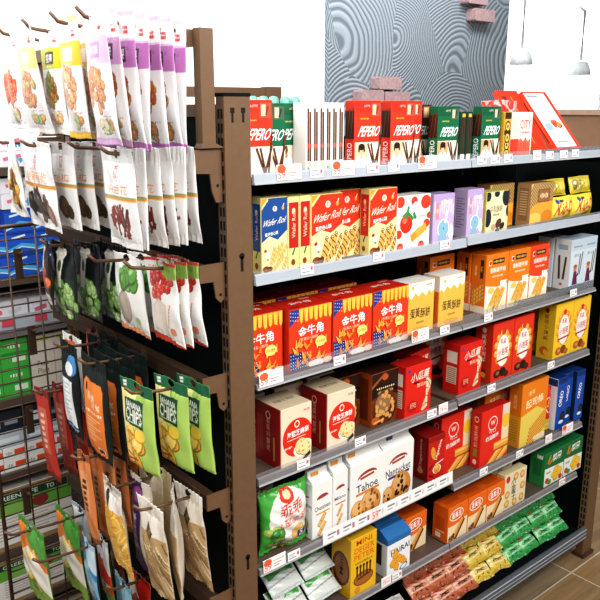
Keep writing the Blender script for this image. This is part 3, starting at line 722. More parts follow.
m_k2, _ = pouch('yellow_pack_slim', .120, .068, .045, kid(.120, .068), '#e6cf3e', st=.05, sb=.05, nb=.02, wr=.0015, seed=9)
put(m_k2, 'cracker_pack', 'puffy yellow cracker pack with red lettering, standing at the right end of the second shelf', 'bag', 'yellow cracker packs', 2.075, 1.182, Z2[1])
a = Art(.115, .05, '#dcc53c'); a.rect(.1, .2, .45, .8, '#a89a3a'); nuts(a, .3, .5, .2, .3, 14, ['#7a6a2a', '#c9a83a', '#e8e0a0'], .05, 3); a.rect(.55, .3, .95, .8, '#e9da66')
m_k3, _ = pouch('yellow_pack_lying', .115, .05, .032, a, '#e0cb48', st=.06, sb=.06, nb=.02, wr=.0015, seed=10)
for x, lb in ((1.935, 'yellow cracker pack lying on top of the standing yellow packs, left one'), (2.075, 'yellow cracker pack lying on top of the standing yellow packs, right one with pale spots')):
    at(m_k3, 'cracker_pack', lb, 'bag', 'yellow cracker packs', (x+.0575, 1.206, Z2[1]+.072), (-.25, 0, 0))

# --- third shelf
Z3 = ZS[3]
def corn_front():
    w, h = .121, .120; a = Art(w, h, '#e8401f')
    a.poly([(0, 1), (.36, 1), (0, .72)], '#2e3f8a')
    for i in range(6):
        for j in range(3): a.ell(.03+i*.055, .96-j*.06-.01*i, .01, .01, '#e8e6f2', 0, 6)
    for i in range(7):
        x = .26+i*.115; a.poly([(x-.05, 1), (x+.075, 1), (x+.06, .80-.03*(i % 2)), (x+.01, .73+.02*(i % 3)), (x-.03, .80)], '#b9651c'); a.poly([(x-.035, 1), (x+.065, 1), (x+.05, .81-.03*(i % 2)), (x+.01, .755+.02*(i % 3)), (x-.02, .81)], '#f2c14a')
    a.text('金牛角', .5, .62, .6, .18, '#ffffff', .04, 0, .05); a.text('香濃玉米酥餅', .46, .49, .42, .05, '#ffe0c0')
    a.poly([(.0, .0), (.45, 0), (.5, .18), (.22, .30), (0, .30)], '#27397c')
    for i in range(9):
        for j in range(5): a.ell(.03+i*.055, .03+j*.055, .011, .011, '#d8daf0', 0, 6)
    R = random.Random(4)
    for i in range(30):
        x = .10+R.random()*.84; y = .04+R.random()*.36; an = R.random()*2.2+.3; L = .15
        dx, dy = L*math.cos(an), L*math.sin(an)*a.k; px, py = -.036*math.sin(an), .036*math.cos(an)
        a.poly([(x+px*1.2, y+py*1.2), (x-px*1.2, y-py*1.2), (x+dx*1.05, y+dy*1.05)], '#a8481a'); a.poly([(x+px, y+py), (x-px, y-py), (x+dx, y+dy)], R.choice(['#f0a040', '#f4b858', '#e88830']))
    a.ell(.72, .40, .13, .09, '#f7e07a'); a.poly([(.62, .36), (.7, .36), (.63, .28)], '#f7e07a'); a.text('玉米濃湯', .72, .4, .2, .05, '#c03020')
    a.ell(.62, .04, .2, .06, '#f3ece4'); a.ell(.9, .05, .12, .05, '#f6d9c0'); return a
tp = Art(.121, .078, '#c82a18'); tp.text('金牛角', .5, .5, .5, .14, '#f6e6dc', 0, 0, .03); tp.rect(.1, .1, .3, .2, '#8a1a12'); tp.rect(.65, .75, .9, .85, '#e9b49a')
m_corn = carton('corn_snack_box', .121, .078, .120, '#cf3219', corn_front(), Art(.078, .12, '#c42c17').rect(.2, .2, .8, .8, '#a8220f'), tp, top_col='#c82a18')
g = 'red corn snack boxes on the third shelf'
pos = ('half hidden by the tall brown post', 'second from the post', 'third from the post', 'beside the yellow boxes')
xs = (.852, .9785, 1.1035, 1.2285)
xs = (.8525, .9515, 1.0775, 1.2025)
put(m_corn, 'corn_snack_box', 'red corn snack box in the front row, half hidden by the tall brown post', 'box', g, .8265, 1.182, Z3[0])
for x, q in zip(xs[1:], pos[1:]):
    put(m_corn, 'corn_snack_box', f'red corn snack box in the front row, {q}', 'box', g, x, 1.166, Z3[0])
for x, q in zip((.875, 1.0, 1.125), ('nearest the post', 'in the middle', 'farthest from the post')):
    put(m_corn, 'corn_snack_box', f'red corn snack box of the back row, only its top showing, {q}', 'box', g, x, 1.266, Z3[0])
def yolk():
    w, h = .103, .116; a = Art(w, h, '#f0bb52')
    a.poly([(0, 1), (1, 1), (1, .80), (.9, .74), (.8, .82), (.7, .70), (.55, .80), (.42, .72), (.3, .8), (.16, .68), (.06, .76), (0, .7)], '#f3f1ee')
    a.text('蛋黃', .31, .40, .36, .22, '#33302c', 0, 0, .03); a.text('酥餅', .69, .38, .36, .22, '#33302c', 0, 0, .03); a.text('crispy', .5, .2, .3, .07, '#8a6a2a'); a.ell(.5, .06, .3, .06, '#e0a03a')
    a.ell(.2, .9, .05, .04, '#f0bb52'); a.bar(.8, .92, .2, .03, .1, '#d9a43a'); return a
ys = Art(.055, .116, '#e0752a'); ys.rect(0, .7, 1, 1, '#e9e4dc'); ys.rect(.2, .2, .8, .6, '#c85f1f'); ys.ell(.5, .62, .2, .16, '#f2e2c0')
m_y = carton('yolk_box', .103, .055, .116, '#e2a23c', yolk(), ys, top_col='#efece6')
put(m_y, 'biscuit_box', 'yellow box with white dripping top edge, beside the red corn snack boxes', 'box', 'yellow dripping boxes', 1.334, 1.182, Z3[0])
put(m_y, 'biscuit_box', 'yellow box with white dripping top edge, in front of the orange box', 'box', 'yellow dripping boxes', 1.456, 1.182, Z3[0])
def orange_roll(main='#ee7f1c'):
    w, h = .101, .147; a = Art(w, h, '#f3ede2'); a.rect(0, .52, 1, 1, main); a.ell(.4, .52, .62, .12, main, -.1)
    a.rect(.1, .82, .2, .9, '#ffffff'); a.ell(.16, .86, .05, .05, '#c8281c'); a.rect(.28, .83, .8, .92, '#3a2c26'); a.text('bakery', .54, .875, .44, .07, '#f4c05a')
    a.text('香酥脆捲條', .52, .73, .72, .13, '#fff8ec', 0, 0, .04); a.text('Crispy Roll', .52, .62, .5, .06, '#ffe9c8')
    a.rect(.66, .36, .94, .52, '#fffaf0'); a.ell(.25, .38, .14, .08, '#f6c860')
    for i in range(5): roll(a, .3+i*.1, .2+.03*(i % 2), .6, .085, .95+.1*(i % 3), '#f0b64a', '#d88f2c')
    a.ell(.2, .08, .14, .06, '#f4d98a'); a.ell(.4, .07, .05, .04, '#6a9a3a'); a.ell(.86, .1, .12, .08, '#f7e3b0'); return a
osd = Art(.048, .147, '#e0741a'); osd.rect(.0, 0, 1, .12, '#efe2cc'); osd.rect(.62, .6, .85, .92, '#3a2a22'); osd.text('Crispy', .3, .72, .55, .2, '#f6d9ae', PI/2); osd.text('Roll', .72, .76, .3, .14, '#f2b34a', PI/2)
for i in range(4): roll(osd, .5, .2+i*.07, .9, .16, .6, '#f0b64a', '#b86a1c')
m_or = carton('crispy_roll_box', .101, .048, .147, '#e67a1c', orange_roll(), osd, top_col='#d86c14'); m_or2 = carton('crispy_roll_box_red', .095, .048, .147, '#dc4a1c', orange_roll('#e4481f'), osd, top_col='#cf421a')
g = 'crispy roll boxes on the third shelf'
put(m_or, 'crispy_roll_box', 'orange roll box set back behind the yellow dripping box, only its top showing', 'box', g, 1.512, 1.262, Z3[1])
put(m_or, 'crispy_roll_box', 'orange roll box at the front, first one right of the yellow dripping boxes', 'box', g, 1.645, 1.180, Z3[1])
put(m_or, 'crispy_roll_box', 'orange roll box directly behind the first front orange roll box, its side showing', 'box', g, 1.644, 1.231, Z3[1])
put(m_or, 'crispy_roll_box', 'orange roll box at the front, between another orange one and the red-orange one', 'box', g, 1.749, 1.180, Z3[1])
put(m_or2, 'crispy_roll_box', 'red-orange roll box, right end of the orange row', 'box', g, 1.852, 1.180, Z3[1])
def pale(w):
    a = Art(w, .14, '#cfdbe3'); a.rect(0, .78, 1, 1, '#bccbd6'); a.text('Choco Stick', .5, .86, .7, .08, '#5e7484'); a.text('夢幻', .5, .68, .5, .13, '#7d93a3')
    choc_sticks(a, [(.78, .28, .92, .74), (.66, .26, .74, .7)], .05); a.ell(.4, .4, .13, .11, '#c98a66'); a.ell(.4, .46, .15, .08, '#a8643a'); a.poly([(.22, .08), (.64, .08), (.52, .36), (.3, .36)], '#6a2a48'); a.rect(.1, 0, .9, .09, '#9ab8cc'); a.bar(.55, .24, .3, .06, 1.0, '#1d2a40'); return a
ps = Art(.055, .14, '#e9e8e6'); choc_sticks(ps, [(.36, .2, .28, .68), (.62, .2, .72, .66)], .1); ps.rect(.2, .8, .8, .9, '#aab6bf'); ps.ell(.5, .1, .1, .08, '#cf6a6a')
m_pa = carton('pale_stick_box', .074, .055, .14, '#c2ced6', pale(.074), ps, top_col='#aebcc6')
g = 'pale blue stick boxes on the third shelf'
put(m_pa, 'stick_box', 'pale blue stick box in front with its stick-printed side showing', 'box', g, 2.068, 1.180, Z3[1])
put(m_pa, 'stick_box', 'pale blue stick box tucked directly behind the other with the stick-printed side', 'box', g, 2.066, 1.239, Z3[1])
put(m_pa, 'stick_box', 'pale blue stick box at the very right end of the third shelf', 'box', g, 2.1435, 1.180, Z3[1])

# --- fourth shelf
Z4 = ZS[4]
def sesame():
    w, h = .088, .124; a = Art(w, h, '#e6d5bb'); a.ell(.55, .47, .50, .46, '#d9301c', 0, 26); a.ell(.52, .70, .09, .09, '#f3e3cc', 0, 10); a.ell(.52, .70, .06, .06, '#d9301c', 0, 8)
    a.text('海鹽芝麻餅', .55, .555, .72, .15, '#ffffff', .06, 0, .03); a.bar(.5, .46, .6, .02, .06, '#f4d0bc'); a.text('12 pcs', .22, .33, .28, .06, '#f8e9d6', .1); a.text('純素', .84, .90, .2, .06, '#c8452e')
    a.ell(.72, .26, .32, .2, '#f6eee0', .15, 18); cookie(a, .66, .3, .2, '#eed08e', '#c79a50', 5, 1); cookie(a, .78, .26, .19, '#f0d698', '#c79a50', 5, 2); a.bar(.85, .1, .26, .09, .5, '#3b3230'); return a
ssd2 = Art(.09, .124, '#9a1c1e'); ssd2.text('海鹽芝麻餅', .52, .52, .8, .14, '#e3b9a4', PI/2, 0, .02); ssd2.ell(.52, .84, .1, .1, '#e3b9a4', 0, 10); ssd2.ell(.52, .84, .07, .07, '#9a1c1e', 0, 8)
for i in range(3): ssd2.rect(.1+.08*i, .2, .12+.08*i, .8, '#c06a5e')
ssd2.rect(.72, .1, .78, .5, '#c9a04a')
stp = Art(.088, .09, '#d3c0a2'); stp.text('海鹽芝麻餅', .5, .5, .66, .16, '#4a443a', 0, 0, .02)
m_se = carton('sesame_box', .088, .09, .124, '#dfceb4', sesame(), ssd2, stp, side_col='#9a1c1e', top_col='#d3c0a2')
g = 'cream and red biscuit boxes on the fourth shelf'
put(m_se, 'biscuit_box', 'cream biscuit box with a red circle, at the front nearest the tall brown post', 'box', g, .920, 1.157, Z4[0])
put(m_se, 'biscuit_box', 'cream biscuit box with a red circle, at the front left of the dark cookie boxes', 'box', g, 1.056, 1.160, Z4[0])
put(m_se, 'biscuit_box', 'cream biscuit box standing behind, between the two front cream boxes, its tan top showing', 'box', g, .985, 1.262, Z4[0])
put(m_se, 'biscuit_box', 'cream biscuit box standing behind by the tall brown post, only its tan top showing', 'box', g, .872, 1.262, Z4[0])
put(m_se, 'biscuit_box', 'cream biscuit box standing behind the front one that is left of the dark cookie boxes', 'box', g, 1.088, 1.266, Z4[0])
def darkcookie():
    w, h = .094, .121; a = Art(w, h, '#33190f'); a.poly([(0, .0), (1, 0), (1, .5), (.5, .62), (0, .5)], '#7a3c18'); a.ell(.5, .9, .12, .08, '#b9582a'); a.rect(.05, .58, .95, .76, '#1c120e'); a.text('GRAND COOKIE', .52, .70, .7, .06, '#e6cfa8'); a.text('濃情巧酥', .52, .62, .6, .08, '#e2b46a')
    a.poly([(0, .78), (.45, .98), (.55, .98), (.0, .72)], '#a0582a')
    cookie(a, .5, .32, .44, '#5c2f18', '#d9a05a', 26, 3); a.ell(.15, .1, .16, .1, '#b8622c'); a.bar(.28, .07, .4, .05, .1, '#e6a860'); return a
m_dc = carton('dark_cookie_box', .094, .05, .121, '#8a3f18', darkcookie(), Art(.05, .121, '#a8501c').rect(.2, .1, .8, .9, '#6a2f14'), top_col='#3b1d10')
put(m_dc, 'cookie_box', 'dark brown cookie box half hidden behind the cream box', 'box', 'dark cookie boxes', 1.128, 1.222, Z4[0])
put(m_dc, 'cookie_box', 'dark brown cookie box in full view beside the first red roll stick box', 'box', 'dark cookie boxes', 1.2285, 1.190, Z4[0])
def redstick(w=.098):
    h = .124; a = Art(w, h, '#d8271c'); a.text('小瓜菓', .56, .78, .72, .22, '#f7e9dc', .05, .1, .06); a.text('脆笛棒', .64, .6, .4, .1, '#f3d8b0'); a.rect(.3, .64, .52, .68, '#5a1a12')
    for i in range(5): roll(a, .83, .34-.0*i+.02*i, .75, .07, 1.1+.12*i, '#e8cfa8', '#6a2f18')
    a.ell(.28, .22, .2, .14, '#b51d14'); a.ell(.12, .92, .05, .04, '#2c4a9a'); a.text('好吃', .3, .24, .24, .14, '#f6c6a8'); return a
rs = Art(.055, .124, '#c32017'); rs.rect(.2, .62, .85, .86, '#e8dccb'); rs.rect(.2, .2, .85, .55, '#d9cab2')
for i in range(8): rs.rect(.26, .5-i*.04, .8, .515-i*.04, '#7a5a4a')
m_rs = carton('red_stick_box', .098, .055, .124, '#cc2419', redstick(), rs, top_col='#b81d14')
g = 'red roll stick boxes on the fourth shelf'
put(m_rs, 'roll_stick_box', 'red roll stick box in front, right of the dark cookie box', 'box', g, 1.3235, 1.166, Z4[0])
put(m_rs, 'roll_stick_box', 'red roll stick box turned askew behind the front red box', 'box', g, 1.405, 1.236, Z4[0], .18)
put(m_rs, 'roll_stick_box', 'red roll stick box in the right bay, beside the red boxes with yellow puffs', 'box', g, 1.548, 1.176, Z4[1])
def puffs(main, puff, dk):
    w, h = .097, .159; a = Art(w, h, main)
    for i in range(11):
        an = 2*PI*i/11; x, y = .5+.34*math.cos(an), .56+.25*math.sin(an); a.ell(x, y, .12, .11, shade(puff, .75)); a.ell(x-.01, y+.01, .105, .1, puff); a.ell(x-.03, y+.03, .04, .035, mix(puff, '#ffffff', .45))
    a.ell(.5, .52, .3, .44, '#f2ece6', 0, 22); a.ell(.5, .84, .1, .08, '#d03a28'); a.text('乳豆', .5, .68, .26, .14, '#c3261c', 0, 0, .04); a.text('小泡芙', .5, .5, .5, .2, '#d02a1e', .04, 0, .06); a.bar(.5, .37, .6, .05, .08, '#b81f18')
    a.ell(.28, .14, .18, .12, dk); a.ell(.55, .15, .16, .13, shade(dk, .7)); a.ell(.72, .1, .13, .09, dk); a.ell(.3, .15, .09, .06, mix(dk, '#f0d090', .4)); return a
def puffside(main, ink, dk):
    a = Art(.06, .159, shade(main, .88)); a.text('乳豆小泡芙', .5, .58, 1.25, .26, ink, PI/2, 0, .03); a.ell(.5, .88, .13, .13, ink, 0, 10); a.ell(.45, .14, .26, .22, dk); a.ell(.55, .12, .15, .13, '#e9a23a'); return a
m_pr = carton('puff_box_red', .097, .06, .159, '#d5301c', puffs('#dd3a20', '#f0a93a', '#4a2416'), puffside('#dd3a20', '#f3d9c4', '#4a2416'), top_col='#c02a18')
m_py = carton('puff_box_yellow', .099, .06, .161, '#e8bb28', puffs('#f0c632', '#f2a02c', '#b9642a'), puffside('#f0c632', '#8a2f1c', '#b9642a'), top_col='#e0b424')
g = 'puff boxes on the fourth shelf'
put(m_pr, 'puff_box', 'red puff box with yellow balls, left one of the front pair', 'box', g, 1.6835, 1.170, Z4[1])
put(m_pr, 'puff_box', 'red puff box with yellow balls, right one of the front pair', 'box', g, 1.783, 1.170, Z4[1])
put(m_pr, 'puff_box', 'red puff box set far back behind the red roll stick box, only its top showing', 'box', g, 1.548, 1.300, Z4[1])
put(m_py, 'puff_box', 'yellow puff box set back beside the yellow side panel, mostly hidden', 'box', g, 1.955, 1.265, Z4[1])
put(m_py, 'puff_box', 'yellow puff box in the front, left one of the pair', 'box', g, 1.997, 1.170, Z4[1])
put(m_py, 'puff_box', 'yellow puff box in the front, right one at the end of the fourth shelf', 'box', g, 2.098, 1.170, Z4[1])

# --- fifth shelf
Z5 = ZS[5]
def guai():
    w, h = .135, .155; a = Art(w, h, '#4aa842'); a.ell(.56, .5, .46, .52, '#f0efe6', .2, 24); a.rect(.3, .1, .98, .25, '#dfe6da')
    a.ell(.5, .86, .16, .12, '#d9402a'); a.ell(.5, .87, .09, .06, '#f4d9b0'); a.text('乖乖', .56, .66, .5, .24, '#d8281e', .05, 0, .06); a.text('J.聖誕餅', .6, .47, .66, .16, '#d84a36', .06, 0, .04)
    nuts(a, .2, .3, .18, .12, 9, ['#7fbf4a', '#b8d060', '#3f8f3a'], .07, 4); cookie(a, .72, .25, .15, '#eab45a', '#fff0c0', 3, 2); a.rect(.74, .12, .95, .24, '#2a3a6a'); a.text('5', .84, .18, .1, .12, '#ffffff'); nuts(a, .35, .1, .3, .06, 10, ['#c8a24a', '#4f9a42', '#efe8c0'], .05, 6); return a
m_gu, _ = pouch('green_snack_bag', .135, .158, .06, guai(), '#3f9a3a', nb=.05, wr=.004, seed=12, dent=.08)
g = 'green puffy snack bags on the fifth shelf'
put(m_gu, 'snack_bag', 'green and white puffy snack bag in front, beside the brown post', 'bag', g, .884, 1.160, Z5[0], .0)
put(m_gu, 'snack_bag', 'green and white puffy snack bag tucked behind the front green one', 'bag', g, .868, 1.262, Z5[0], -.05)
def paper_bag(name, word, col, sub, seed, w=.116, h=.159, d=.05):
    a = Art(w, h, '#efeeea'); a.ell(.5, .60, .3, .12, '#a03a2a', .12, 14); a.ell(.5, .57, .32, .1, '#efeeea', .12, 14); a.bar(.5, .60, .42, .05, .1, '#a8402e')
    a.text(word, .5, .45, min(.8, .13*len(word)), .16, '#232a34', .05, 0, .01); a.bar(.52, .365, .7, .055, .05, col); a.rect(.12, .86, .34, .93, '#e79a52' if col != '#4a2f6a' else '#5a4a8a')
    for i in range(3): a.rect(.45, .9-.03*i, .9, .91-.03*i, '#c9ccd0')
    if sub == 'cookie': cookie(a, .62, .17, .30, '#d2924a', '#8a5322', 14, seed); cookie(a, .24, .12, .22, '#dca056', '#8a5322', 8, seed+1)
    elif sub == 'chip': cookie(a, .6, .18, .32, '#c98a44', '#3a1c10', 16, seed); cookie(a, .2, .1, .2, '#d0924c', '#3a1c10', 7, seed+2)
    else:
        for i in range(4): a.bar(.4+.15*(i % 2), .08+.07*i, .34, .16, .9, '#b9762c'); a.bar(.4+.15*(i % 2), .085+.07*i, .31, .13, .9, '#e6b367')
    sdv = Art(d, h, '#dcdcda'); sdv.text(word, .5, .5, 1.0, .2, '#3a4048'); sdv.bar(.5, .62, .6, .06, .1, '#a8402e'); cookie(sdv, .5, .2, .25, '#caa06a', '#7a5030', 5, 3); sdv.rect(.2, .04, .7, .12, '#555555')
    me = carton(name, w, d, h*.83, '#e6e5e2', a_crop(a, .83), a_crop(sdv, .83))
    # gathered paper top: wedge plus rolled edge
    V = MB(); t0, t1 = h*.83, h; k = w/2; y = d/2
    P = printed_white
    t0 += GROW; t1 += GROW
    V.prism([(-y+.0005, t0+.0004), (y-.0005, t0+.0004), (.004, t1-.012), (.004, t1), (-.005, t1), (-.006, t1-.014)], 'x', -k+.002, k-.002, P)
    tq = (seed % 3)*.02*max(0, w-.06)/.056; V.box(-k+.010+tq, -.0075, t1-.02, -k+.032+tq, -.0062, t1-.006, TABCOL.get(col, TABO))
    tm = V.mesh('folded_top')
    return me, [('folded_top', tm)]
def a_crop(a, f):
    b = Art(a.w, a.h*f, a.bg)
    for v, fs, c in a.items:
        q = v.copy(); q[:, 1] = np.clip(q[:, 1]/f, 0, 1); b.items.append((q, fs, c))
    return b
printed_white = plain('white_coated_paper', '#e9e8e4', .5, 0, .3, .03, 30)
TABO = plain('orange_bag_tab', '#e0922e', .5); TABP = plain('violet_bag_tab', '#4a3f78', .5); TABCOL = {'#4a2f6a': TABP}
g = 'white paper cookie bags on the fifth shelf'
mb, pp = paper_bag('cookie_bag_chessmen', 'Chessmen', '#e0a030', 'slab', 1, .063, .150)
put(mb, 'cookie_bag', 'slim white paper cookie bag nearest the green snack bag', 'bag', g, 1.0205, 1.168, Z5[0], .0, 0, pp)
mb, pp = paper_bag('cookie_bag_milano', 'Milano', '#b9402e', 'slab', 2, .049, .156)
put(mb, 'cookie_bag', 'slim white paper cookie bag with oblong biscuits, touching the orange striped bag', 'bag', g, 1.0860, 1.170, Z5[0], .0, 0, pp)
mb, pp = paper_bag('cookie_bag_tahoe', 'Tahoe', '#e0822e', 'cookie', 3)
put(mb, 'cookie_bag', 'white paper cookie bag with an orange stripe and a nutty cookie', 'bag', g, 1.1405, 1.168, Z5[0], 0, 0, pp)
mb, pp = paper_bag('cookie_bag_nantucket', 'Nantucket', '#4a2f6a', 'chip', 4)
put(mb, 'cookie_bag', 'white paper cookie bag with a violet stripe and a chocolate chip cookie', 'bag', g, 1.2605, 1.176, Z5[0], 0, 0, pp)
a = Art(.068, .127, '#c4221a'); a.rect(0, .88, 1, 1, '#9a1712'); a.text('Digestive', .62, .66, .85, .2, '#f6e9dc', 1.2, 0, .03); a.ell(.3, .62, .14, .3, '#e39a3a', .3); a.bar(.7, .36, .5, .06, .2, '#e8dac8'); a.ell(.55, .22, .26, .2, '#f4efe6'); a.ell(.55, .22, .2, .2, '#e0922e'); a.ell(.55, .26, .13, .1, '#f0b85a'); a.bar(.15, .3, .3, .05, .6, '#2a1a2a'); a.bar(.2, .1, .3, .06, -.5, '#3a1a2a')
sdv = Art(.085, .127, '#7a1714'); sdv.rect(.1, .1, .42, .92, '#5f100f'); sdv.rect(.52, .1, .9, .92, '#8a1c18'); sdv.ell(.7, .2, .12, .1, '#c98a4a'); sdv.text('Digestive', .7, .6, 1.0, .14, '#c9a090', PI/2)
put(carton('red_digestive_box', .068, .085, .112, '#a81d17', a, sdv, top_col='#8a1814'), 'biscuit_box', 'dark red biscuit box beside the violet striped cookie bag', 'box', None, 1.4385, 1.178, Z5[0])
put(carton('red_digestive_box_back', .05, .06, .112, '#8f1a15', Art(.05, .127, '#8f1a15').rect(.1, .1, .9, .9, '#7a1512'), sdv, top_col='#7a1512'), 'biscuit_box', 'darker red biscuit box standing just behind the dark red biscuit box', 'box', None, 1.395, 1.268, Z5[0])
def waferbar():
    w, h = .134, .158; a = Art(w, h, '#df2f1f'); a.rect(.74, .34, 1, 1, '#ead9b0'); a.ell(.88, .70, .14, .16, '#f0c23a'); a.rect(.74, .82, 1, 1, '#e6d3c0')
    a.ell(.40, .74, .17, .15, '#f3e6dc'); a.ell(.40, .74, .15, .13, '#df2f1f'); a.text('W', .4, .75, .16, .1, '#f3e6dc', 0, 0, .03); a.text('可口', .4, .60, .24, .08, '#f6e6da'); a.text('奶油酥捲', .40, .49, .46, .1, '#ffffff', .05, 0, .04)
    for x, y, an in ((.8, .10, .55), (.55, .12, .6), (.78, .30, .02)):
        a.bar(x, y-.02, .62, .17, an, '#a8581c'); a.bar(x, y, .6, .15, an, '#eda43e'); a.bar(x, y+.02, .56, .05, an, '#f7c876')
    return a
wsd = Art(.034, .158, '#c4241a'); wsd.ell(.5, .86, .25, .25, '#f0d9c8', 0, 12); wsd.ell(.5, .86, .18, .18, '#c4241a', 0, 10); wsd.text('奶油酥捲', .5, .56, 1.8, .4, '#e9b7a0', PI/2); wsd.rect(.3, .2, .7, .34, '#7a8a3a'); wsd.ell(.5, .1, .22, .22, '#e9cdb8', 0, 12)
m_wf = carton('wafer_bar_box', .134, .034, .158, '#cf2a1c', waferbar(), wsd, top_col='#b32118')
put(m_wf, 'wafer_box', 'red wafer box set back, its left part covered by the dark red biscuit box', 'box', 'red wafer boxes', 1.5285, 1.210, Z5[1])
put(m_wf, 'wafer_box', 'red wafer box in front with its narrow side showing, right of the set back one', 'box', 'red wafer boxes', 1.650, 1.166, Z5[1])
def orangestick():
    w, h = .138, .188; a = Art(w, h, '#ec8420'); a.poly([(0, 0), (1, 0), (1, .46), (.6, .58), (0, .5)], '#e8cf62'); a.text('香蔥', .36, .84, .24, .1, '#ffe9b0', .1); a.text('起司條', .5, .68, .68, .19, '#fff3c4', .08, 0, .06)
    for i in range(7): a.bar(.62+.02*i, .06+.055*i, .85, .06, .5, '#a8601c'); a.bar(.62+.02*i, .068+.055*i, .82, .045, .5, '#f0b44a')
    a.ell(.82, .06, .3, .06, '#efe0bc'); return a
osd2 = Art(.045, .188, '#dc9a2e'); osd2.rect(0, .5, 1, 1, '#e07a1c'); osd2.text('起司條', .5, .72, .9, .3, '#f9dca0', PI/2)
for i in range(9): osd2.rect(.2, .42-i*.04, .8, .43-i*.04, '#9a7a3a')
m_os = carton('orange_stick_box', .138, .045, .188, '#e07f1e', orangestick(), osd2, top_col='#d07418')
put(m_os, 'cheese_stick_box', 'tall orange and yellow stick box in front, right of the red wafer boxes', 'box', 'orange stick boxes', 1.850, 1.170, Z5[1])
put(m_os, 'cheese_stick_box', 'tall orange and yellow stick box standing behind the front one, mostly hidden', 'box', 'orange stick boxes', 1.778, 1.250, Z5[1])
a = Art(.05, .15, '#d2281e'); a.rect(0, 0, 1, .3, '#e8c83a'); a.ell(.55, .62, .34, .52, '#f0e4d0', 0, 16); a.ell(.55, .62, .29, .46, '#c3201a', 0, 16); a.text('Ritz', .55, .66, .5, .3, '#f0cf4a', PI/2.4); a.rect(.1, .08, .9, .2, '#f4e28a')
mm, _ = pouch('red_yellow_bag', .05, .15, .022, a, '#c3281c', nb=.04, seed=14)
put(mm, 'snack_bag', 'slim red and yellow bag squeezed between the orange box and the dark blue boxes', 'bag', None, 1.994, 1.182, Z5[1])
def blue(w):
    a = Art(w, .157, '#1c4fa8'); a.rect(0, .9, 1, 1, '#16336f'); a.text('OREO', .42, .6, .86 if w > .05 else 1.0, .34, '#ffffff', PI/2.25, 0, .06); a.ell(.72, .22, .28, .28, '#16181f', 0, 16); a.ell(.72, .22, .22, .2, '#2b2f3a', 0, 14); a.ell(.6, .12, .26, .1, '#e9edf2'); return a
bs = Art(.05, .157, '#e3e6ea'); bs.rect(0, .86, 1, 1, '#22406f'); bs.rect(.2, .3, .5, .8, '#c3ccd6')
m_bl = carton('blue_box', .057, .05, .157, '#1d4a9c', blue(.057), bs, side_col='#e3e6ea', top_col='#17376f')
m_bl2 = carton('blue_box_narrow', .05, .05, .157, '#1d4a9c', blue(.05), Art(.05, .157, '#15283f').rect(.3, .1, .5, .8, '#3a2420'), top_col='#17376f')
g = 'dark blue cookie boxes'
put(m_bl, 'cookie_box', 'dark blue cookie box with a pale side, leftmost of the three blue ones', 'box', g, 2.052, 1.174, Z5[1])
put(m_bl2, 'cookie_box', 'dark blue cookie box, middle one of the three blue ones', 'box', g, 2.1125, 1.186, Z5[1])
put(m_bl2, 'cookie_box', 'dark blue cookie box, at the right end of the fifth shelf', 'box', g, 2.166, 1.174, Z5[1])

# --- sixth shelf
Z6 = ZS[6]
a = Art(.09, .148, '#e9b928'); a.text('MINI', .5, .92, .62, .15, '#d8501e', 0, 0, .05); a.text('DEGER', .52, .79, .8, .16, '#e0641e', 0, 0, .05); a.text('PETER', .52, .67, .8, .16, '#e0641e', 0, 0, .05); a.text('VÄGOBELLA', .5, .57, .7, .08, '#5a3a12')
a.ell(.5, .27, .4, .2, '#7a4316'); a.ell(.5, .27, .36, .17, '#a8672a')
for i in range(5): a.bar(.24+.13*i, .40, .26, .06, PI/2, '#3f220c'); a.ell(.24+.13*i, .495, .05, .05, '#3f220c', 0, 8)
a.bar(.5, .3, .5, .05, .1, '#4a2810'); a.ell(.26, .1, .12, .1, '#d8902e')
sdv = Art(.07, .148, '#dba823'); sdv.ell(.5, .44, .46, .62, '#5a3014', 0, 20); sdv.ell(.52, .44, .36, .52, '#8a5424', 0, 20); sdv.text('Mini', .52, .5, .7, .2, '#2f180a', PI/2)
put(carton('yellow_mini_box', .09, .07, .148, '#dfae26', a, sdv, top_col='#c99a20'), 'cracker_box', 'tall yellow box with orange lettering and brown crackers', 'box', None, 1.136, 1.156, Z6[0])
a = Art(.088, .078, '#eef0f1'); a.text('HAIRAI', .55, .74, .82, .16, '#2a2a30', .08, 0, .05)
for x, y, r in ((.35, .62, .16), (.25, .38, .17), (.52, .45, .15), (.4, .22, .14), (.68, .34, .14), (.8, .24, .1)): a.poly([(x-r, y), (x, y+r*1.1), (x+r*.9, y+r*.3), (x+r*.5, y-r), (x-r*.6, y-r*.7)], '#b9761c'); a.poly([(x-r*.9, y), (x, y+r), (x+r*.8, y+r*.3), (x+r*.4, y-r*.8), (x-r*.5, y-r*.6)], '#eda92e')
a.ell(.72, .13, .18, .08, '#2f5f9a', .3); a.ell(.72, .13, .13, .055, '#eef0f1', .3); a.rect(.1, .8, .4, .84, '#c9b070')
sdv = Art(.05, .078, '#d9dcdf'); sdv.rect(.2, .3, .6, .95, '#2a2a30')
mh = carton('hairai_box', .088, .05, .078, '#e3e6e8', a, sdv)
tp = MB(); tp.prism([(-.025, .0784+GROW), (.025, .0784+GROW), (.022, .108+GROW), (.004, .112+GROW), (-.025, .094+GROW)], 'x', -.044, .044, plain('blue_carton_top', '#2f6ea8', .4)); tm = tp.mesh('slanted_top')
put(mh, 'cracker_box', 'white cracker box with a slanted blue top, in front beside the tall yellow box', 'box', 'blue topped boxes', 1.268, 1.157, Z6[0], 0, 0, [('slanted_top', tm)])
put(mh, 'cracker_box', 'white cracker box with a slanted pale blue top, right behind the other blue topped one', 'box', 'blue topped boxes', 1.292, 1.222, Z6[0]+.0, 0, 0, [('slanted_top', tm)])
